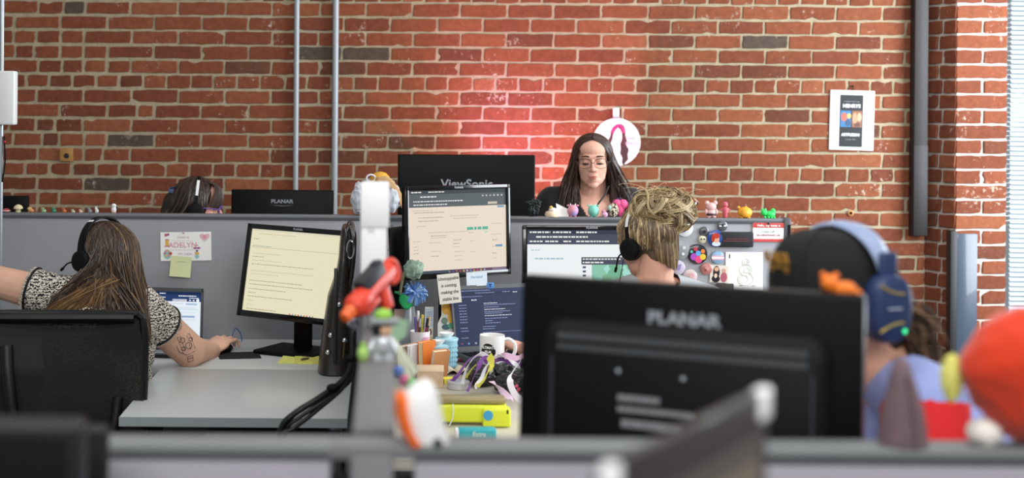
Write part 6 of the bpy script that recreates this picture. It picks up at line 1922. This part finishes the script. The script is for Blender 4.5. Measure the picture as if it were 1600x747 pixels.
def a_book(m):
    m.rect(-.016, .12, .016, .185, mat('#c4d2e0', .7), .0004, -.0015); m.rect(-.016, .01, .016, .085, mat('#d8cf9c', .7), .0004, -.0015)
    for i in range(5): m.rect(-.012, .17 - i * .007, .012, .172 - i * .007, mat('#6d7f94', .7), .0004, -.002)
    dd(m, .006, .1, .006, '#8a5a4a', y=-.002, rz=.012); dd(m, .0, .04, .007, '#7a8a6a', y=-.002)
card(669, 520, .034, .19, 5.12, '#e9e6dc', 'tall narrow bookmark card standing right of the blue flower', a_book, rz=24, ry=4)
card(623, 520, .042, .17, 5.2, '#dfc0ac', 'peach and white card standing behind the clear vase', lambda m: m.rect(-.02, .0, .02, .1, mat('#e6e4e0', .7), .0004, -.0015), rz=-12)


def a_stick(m):
    for (x, z, r, rz, c) in ((-.014, .074, .016, .022, '#e0a83c'), (-.004, .075, .014, .024, '#c83a66'), (.018, .082, .012, .013, '#d8b44a'), (.012, .042, .021, .026, '#dfae42'), (.013, .04, .011, .013, '#efd9c8'), (-.02, .03, .012, .012, '#6c8a7a'), (-.014, .008, .016, .01, '#3f6a70'), (.014, .012, .022, .012, '#5aa07a'), (.026, .062, .007, .01, '#4a7ab8')):
        dd(m, x, z, r, c, rz=rz, y=-.0015 - .0002 * r * 100)
t = thing('sticker_card', 'white card covered in colourful stickers left of the navy blue laptop', 'card', (P(704, 500, 5.08).x, 5.08, HD), 6, rx=-6)
zz = P(704, 515, 5.08).z - HD
MB().poly([(-.045, 0), (.036, 0), (.038, zz), (.036, zz + .06), (.03, zz + .098), (.01, zz + .104), (-.02, zz + .102), (-.03, zz + .085), (-.03, zz + .05), (-.044, zz + .02)], mat('#e2e2dc', .6), .003).build('sheet', t)
m = MB(); a_stick(m); o = m.build('stickers', t); o.location.z = zz
# notes stuck on the monitor
t = thing('sticky_note', 'white note with black handwriting stuck under the cream-page monitor', 'note', P(702, 451, 5.02), 0, ry=-6.5)
MB().box((0, 0, 0), (.078, .0015, .105), mat('#edeade', .8)).build('note_sheet', t)
m = MB(); HW_ = mat('#2b2b2b', .8)
for i, s_ in enumerate(('Unstoppable', 'is coming,', 'making the', 'stable line')): m.text(s_, .0165, HW_, y=-.0012, z=.036 - i * .024, x=.0, shear=.25, wide=.86, bold=.0001)
m.build('handwriting', t)
m = MB(); m.box((.0, .012, .045), (.02, .022, .006), BLKM, .001); lab(m.build('clip', t), 'dark clip')
t = thing('sticky_note', 'small pale blue note stuck under the cream-page monitor, right of the white one', 'note', P(745, 436, 5.13), 8, ry=-2)
MB().box((0, 0, 0), (.076, .0015, .05), mat('#dbe6ef', .8)).build('note_sheet', t)
m = MB(); m.text('be kind', .014, mat('#8fb6d0', .8), y=-.0012, z=.008, shear=.2); m.build('handwriting', t)
m = MB(); m.box((.0, .008, .02), (.02, .014, .006), BLKM, .001); lab(m.build('clip', t), 'dark clip')

# pens in a cup
cb = G(655, 562, HD)
cb = Vector((P(656, 540, 5.03).x, 5.03, HD))
t = thing('pen_cup', 'pale pink and white cup of pens behind the orange book', 'cup', cb)
ch = P(656, 517, 5.03).z - HD
MB().lathe([(.026, 0), (.028, .01), (.036, ch), (.0345, ch), (.027, .012), (.002, .01)], mat('#e6dcdc', .45), 28).build('cup', t)
m = MB(); m.grid(lambda u, v: Vector(((.0372 - .006 * (1 - v)) * math.sin(-.2 + .8 * u + .5 * v), -(.0372 - .006 * (1 - v)) * math.cos(-.2 + .8 * u + .5 * v), ch * (.35 + .5 * v))), 6, 6, mat('#d89ab4', .6)); m.build('pink_mark', t)
PEN = 'pens in the pink and white cup'
for i, (dx, dy, tx, L, c, c2, lb) in enumerate(((-.018, .0, -.006, .155, '#6a5f9c', '#6a5f9c', 'purple marker'), (-.008, .012, -.002, .175, '#d8604a', '#e8e0d8', 'pen with a red cap'), (-.004, -.008, .002, .15, '#3b3f46', '#9aa0a6', 'grey pen'), (.004, .006, .006, .162, '#d9c94a', '#c9b83a', 'yellow pencil'), (.012, -.006, .02, .15, '#8a2f3a', '#1c1c20', 'dark red pen'), (.016, .006, .024, .156, '#1d1d22', '#c8a070', 'black pen'))):
    t = thing('pen', '%s standing in the pink and white cup' % lb, 'pen', cb + Vector((dx * .6, dy * .6, .014)), 0, PEN)
    a, b_ = Vector((0, 0, 0)), Vector((tx, 0, L))
    MB().tube([a, a + (b_ - a) * .6, a + (b_ - a) * .98], [.0042, .0042, .004], mat(c, .4), 10).build('barrel', t)
    MB().tube([a + (b_ - a) * .8, b_], [.0052, .0048], mat(c2, .4), 10).build('cap', t)

# teal canisters with white dishes on them
for (px, pyt, wpx, Y, lb) in ((698, 528, 36, 4.95, 'taller light blue canister with a white knob lid, left of the laptop'), (684, 540, 33, 4.85, 'shorter light blue canister with a white knob lid, nearer the books')):
    k = Y / F; p = P(px, pyt, Y); h = p.z - HD; r = wpx * k / 2
    t = thing('canister', lb, 'canister', (p.x, Y, HD), 0, 'light blue canisters')
    TQ = mat('#93c0d0', .4)
    m = MB(); m.lathe([(r * .82, 0), (r * .86, .004), (r * .93, h * .8), (r * .95, h - .006)], TQ, 30)
    for i in range(26):
        a = 2 * math.pi * i / 26
        for j in range(5): m.ell((r * .9 * math.cos(a), r * .9 * math.sin(a), h * (.15 + .15 * j)), (.0035, .0035, .005), TQ, n=6, k=4)
    m.build('body', t)
    l = MB().lathe([(r, h - .008), (r * 1.02, h - .004), (r, h), (r * .5, h + .003), (.004, h + .004)], mat('#a6d0dc', .35), 30).build('lid', t)
    MB().lathe([(r * .35, h + .002), (r * .4, h + .006), (r * .62, h + .014), (r * .66, h + .018), (r * .5, h + .017), (.003, h + .01)], mat('#eeeeea', .35), 26).build('lid_knob', l)

# books leaning against each other
def book(px, py, Y, w, d, h, rz, ry, c, label, pages='#e8e0cc', rx=0):
    t = thing('book', label, 'book', Vector((P(px, py, Y).x, Y, HD)), rz, 'small books standing on the beige-grey desk', rx=rx, ry=ry)
    m = MB(); C_ = mat(c, .6)
    m.box((-w / 2 + .0012, 0, h / 2), (.0024, d, h), C_, .0006, 1); m.box((w / 2 - .0012, 0, h / 2), (.0024, d, h), C_, .0006, 1); m.box((0, d / 2 - .0012, h / 2), (w, .0024, h), C_, .0006, 1)
    m.build('cover', t)
    MB().box((0, -.001, h / 2), (w - .005, d - .006, h - .006), mat(pages, .85)).build('pages', t)
    return t


bz = 4.83
book(640, 560, bz, .026, .11, .105, -38, 0, '#a07a68', 'brown book at the left end of the small standing books')
book(654, 560, bz - .02, .014, .11, .112, -38, 0, '#dcdde2', 'thin white book between the brown and orange books', '#f4f2ee')
book(668, 560, bz - .03, .022, .07, .122, -40, -2, '#e07c28', 'bright orange book among the small standing books', '#e4d2a8')
book(684, 560, bz - .05, .022, .06, .1, -58, 12, '#d99a6a', 'cream book with orange edges leaning on the orange one', '#efe0c4')
t = thing('wooden_box', 'small pale wooden box in front of the standing books', 'box', G(672, 606, HD), -2)
m = MB(); WD = mat('#d3b795', .6, var=.08, vscale=40); m.box((0, .05, .025), (.086, .1, .05), WD, .002); m.build('box_body', t)
MB().box((0, .05, .053), (.09, .104, .007), mat('#e0c8a8', .6), .002).build('lid', t)
t = thing('book', 'open paperback lying face up beside the wooden box', 'book', G(712, 582, HD), 12)
m = MB(); 
for sx in (-1, 1): m.grid(lambda u, v: Vector((sx * .05 * u, -.05 + .1 * v, .004 + .017 * math.sin(math.pi * min(1, u * 1.05)) * (1 - .3 * u))), 10, 4, mat('#dccbb0', .8))
o = m.build('pages', t); sd = o.modifiers.new('t', 'SOLIDIFY'); sd.thickness = .003
t = thing('note_pad', 'small yellow sticky note block by the purple ribbon', 'note pad', G(702, 598, HD), 10)
MB().box((0, 0, .008), (.045, .045, .016), mat('#e6df4e', .7), .001).build('sheets', t)
t = thing('tin', 'low silver tin in front of the yellow note block', 'tin', G(716, 607, HD))
MB().lathe([(.034, 0), (.036, .002), (.036, .018), (.037, .019), (.037, .024), (.034, .026), (.002, .026)], mat('#d6d8da', .3, .5), 30).build('tin_body', t)
t = thing('marker', 'pink and blue marker lying behind the ribbon pile', 'marker', G(718, 566, HD) + Vector((0, 0, .006)), 8)
MB().tube([(-.05, 0, 0), (.01, 0, 0)], .006, mat('#c8557e', .4), 10).build('barrel', t); MB().tube([(.01, 0, 0), (.05, 0, 0)], .0065, mat('#86b8cc', .4), 10).build('cap', t)

# mug
mg = Vector((P(769, 540, 4.8).x, 4.8, 0)); k = 4.8 / F
mtop = P(769, 523, 4.8).z; mg.z = mtop - .098
t = thing('mug', 'white mug with a black circle, in front of the navy blue laptop', 'mug', mg)
r = .0425
CE = mat('#efeeec', .25, coat=.3)
MB().lathe([(r * .9, 0), (r * .97, .004), (r, .012), (r, .094), (r * .98, .098), (r * .92, .096), (r * .92, .012), (.002, .008)], CE, 36).build('cup', t)
MB().tube(crom([(r * .96, -.004, .083), (r * 1.35, -.006, .084), (r * 1.75, -.01, .07), (r * 1.8, -.01, .045), (r * 1.5, -.008, .022), (r * .96, -.004, .014)], 6), .0062, CE, 10).build('handle', t)
m = MB()
def onmug(a, z, e=.0006): return Vector(((r + e) * math.sin(a), -(r + e) * math.cos(a), z))
m.grid(lambda u, v: onmug(-.42 + .62 * math.cos(2 * math.pi * u) * v, .046 + .028 * math.sin(2 * math.pi * u) * v), 37, 8, mat('#161618', .4)); m.build('black_circle', t)
m = MB()
for i, (s_, z) in enumerate((('ULTIMATE', .06), ('FILM', .046), ('BUFF', .033))):
    tmp = MB(); tmp.text(s_, .0125, WHITE, bold=.0004, wide=.9)
    m.add([onmug(v.x / r - .42, v.z + z, .0011 - v.y) for v in tmp.v], tmp.f, WHITE, False)
m.build('lettering', t)
# low black box the mug stands on, buried in ribbons
t = thing('storage_box', 'low black box under the white mug and ribbons', 'box', (mg.x + .01, 4.8, HD))
MB().box((0, 0, (mg.z - HD) / 2), (.16, .1, mg.z - HD - .0005), mat('#1d1e20', .7), .003).build('box_body', t)

# ribbons and dark pouches
def ribbon(pts, w, c, label, seed=0, name='ribbon'):
    t = thing(name, label, 'ribbon', G(760, 600, HD), 0, 'ribbons heaped on the desk')
    o = Vector(t.location)
    P_ = crom([P(a, b, Y) - o for a, b, Y in pts], 8); V = []; n = len(P_)
    for i, p in enumerate(P_):
        d = (P_[min(i + 1, n - 1)] - P_[max(i - 1, 0)]).normalized()
        tw = Vector((math.sin(seed + i * .12), -.55, math.cos(seed * 1.7 + i * .16) * .8))
        s_ = d.cross(tw).normalized() * w / 2; nn = d.cross(s_).normalized() * .0007
        V += [p - s_ - nn, p + s_ - nn, p + s_ + nn, p - s_ + nn]
    Fc = [(0, 1, 2, 3), tuple(range(4 * n - 1, 4 * n - 5, -1))]
    for i in range(n - 1):
        for j in range(4):
            q_ = i * 4 + j; r_ = i * 4 + (j + 1) % 4
            Fc.append((q_, q_ + 4, r_ + 4, r_))
    MB().add(V, Fc, mat(c, .5, sheen=.2), True).build('band', t, sharp=60)


VI, WT, PKL = '#8a4fa8', '#eceaf0', '#e2c4da'
ribbon([(700, 597, 4.62), (714, 588, 4.6), (730, 566, 4.62), (748, 556, 4.66), (762, 566, 4.62)], .017, VI, 'purple ribbon curving from the yellow note block to the top of the heap', 0)
ribbon([(730, 612, 4.45), (737, 598, 4.46), (745, 578, 4.5), (756, 560, 4.56), (775, 566, 4.5)], .018, '#7c3f9c', 'deep purple ribbon standing at the left of the heap', 1.0)
ribbon([(770, 566, 4.6), (786, 560, 4.62), (800, 566, 4.6), (814, 570, 4.6)], .02, '#6d2f8c', 'dark purple ribbon right below the mug handle', 2.0)
ribbon([(722, 600, 4.5), (728, 580, 4.5), (738, 562, 4.55), (752, 553, 4.6), (764, 562, 4.55), (768, 582, 4.48)], .016, WT, 'white ribbon looped over the left of the heap', .4)
ribbon([(742, 606, 4.42), (752, 592, 4.44), (760, 572, 4.5), (776, 556, 4.56), (792, 560, 4.54), (812, 574, 4.5)], .015, WT, 'white ribbon running across the middle of the heap', 2.6)
ribbon([(812, 566, 4.52), (803, 578, 4.44), (797, 596, 4.38), (803, 614, 4.34), (815, 628, 4.3)], .02, WT, 'white ribbon dropping down at the right of the heap', 1.4)
ribbon([(768, 596, 4.4), (778, 606, 4.36), (790, 616, 4.33), (800, 626, 4.3)], .019, PKL, 'pale pink ribbon lying in front of the heap', .2)
ribbon([(776, 560, 4.62), (790, 556, 4.6), (806, 560, 4.58), (818, 556, 4.58)], .022, '#e4b8d4', 'pink ribbon beside the mug handle', 2.2)
ribbon([(746, 604, 4.42), (756, 594, 4.42), (763, 580, 4.44), (768, 566, 4.5), (764, 556, 4.54)], .024, '#e3df3a', 'bright yellow ribbon in the middle of the heap', .9)
ribbon([(727, 590, 4.52), (735, 580, 4.52), (742, 572, 4.54), (748, 568, 4.56)], .014, '#cfc83a', 'short yellow ribbon at the left of the heap', .6)
for (px, py, rx_, rz_, ry_, lb, c) in ((752, 588, .05, .03, 15, 'black plastic pouch under the yellow ribbon', '#17181a'), (790, 584, .055, .034, -12, 'shiny black plastic pouch under the mug handle side of the heap', '#1c2022'), (797, 600, .05, .03, 8, 'black pouch with a flower print at the right of the heap', '#1a1b1d')):
    g_ = G(px, py + 14, HD)
    t = thing('pouch', lb, 'pouch', g_, ry_, 'black pouches in the ribbon heap')
    m = MB(); m.lump((0, 0, rz_ * .95), (rx_, .05, rz_), mat(c, .25, spec=.6, bump=.4, bscale=60), .28, 2.6, px); m.build('body', t)
    m = MB(); m.box((0, .0, rz_ * 1.7), (rx_ * .9, .01, .01), mat('#2a2c2e', .4), .003); m.build('zip', t)
    if 'flower' in lb:
        m = MB()
        for i in range(5): m.ell((.006 + .01 * math.cos(i * 1.26), -.05, .022 + .01 * math.sin(i * 1.26)), (.006, .003, .006), mat('#c8566a', .5))
        m.build('flower_print', t)

# neon yellow case with a clear lid, teal gum pack
yb = G(735, 668, HD)
NE = mat('#dfe63a', .4)
t = thing('yellow_case', 'neon yellow plastic case with a clear lid at the front of the beige-grey desk', 'case', yb, -1)
k = yb.y / F
m = MB(); m.box((.006, .05, .034), (.2, .07, .05), NE, .008, 3); m.box((.075, .02, .028), (.08, .05, .052), NE, .006, 3); m.build('body', t)
m = MB(); m.box((.004, .062, .068), (.196, .07, .014), mat('#b7a877', .25, trans=.35), .004, 2); m.build('clear_lid', t)
MB().cyl((.05, -.008, .036), (.05, .012, .036), .014, mat('#4aa3cf', .4)).build('blue_knob', t)
MB().box((.105, .0, .046), (.006, .012, .012), DARK, .002).build('latch', t)
MB().tube(crom([(-.05, .012, .065), (-.05, .006, .03), (-.06, .0, .004)], 5), .0016, mat('#dfe8e4', .3), 6).build('clear_strap', t)
t = thing('gum_pack', 'teal gum pack lying in front of the neon yellow case', 'pack', G(745, 684, HD), 2)
m = MB(); m.box((0, .0, .014), (.105, .04, .028), mat('#2fa9b2', .35), .006, 3); m.build('wrapper', t)
m = MB(); m.text('Extra', .017, mat('#cfd8d0', .5), y=-.0205, z=.014, x=.004, bold=.0004, shear=.1); m.build('lettering', t)
MB().box((-.055, 0, .014), (.012, .036, .024), WHITE, .004).build('pack_end', t)
# keyboard beside the laptop
t = thing('keyboard', 'grey keyboard edge showing behind the light blue canisters', 'keyboard', G(722, 556, HD), 22)
MB().box((0, .02, .008), (.07, .12, .016), mat('#c9cbca', .5), .004).build('case', t)
m = MB()
for i in range(4):
    for j in range(6): m.box((-.024 + i * .016, -.026 + j * .018, .0175), (.013, .015, .004), mat('#dcdedd', .5), .001, 1)
m.build('keys', t)

# ------------------------------------------------------------------ coloured glow on the wall, from an assumed unseen lamp
LX = P(770, 300, 6.3)
t = thing('assumed_projector_lamp', 'assumed small colour lamp behind the large wall-side monitor throwing a red and purple glow', 'lamp', (.55, 6.1, 1.0695))
MB().lathe([(.04, 0), (.042, .006), (.03, .012), (.006, .014)], BLKM, 24).build('base', t)
MB().cyl((0, 0, .012), (0, 0, .06), .006, BLK).build('stem', t)
SRC = Vector((.62, 6.06, 1.2))
d_ = (Vector((.9, 6.63, 1.75)) - SRC).normalized()
MB().tube([SRC - Vector(t.location) - d_ * .06, SRC - Vector(t.location) - d_ * .012], [.018, .022], BLK, 18).tube([(0, 0, .058), tuple(SRC - Vector(t.location) - d_ * .05)], .006, BLK, 8).build('lamp_head', t)
spot('assumed_lamp_light', SRC, P(806, 140, 6.63), 84, 17.0, (1.0, .16, .08), .05)
spot('assumed_lamp_light', SRC, P(850, 140, 6.63), 84, 36.0, (1.0, .4, .75), .6)
spot('assumed_lamp_light', SRC, P(800, 205, 6.63), 46, 18, (.45, .25, 1.0), .9)
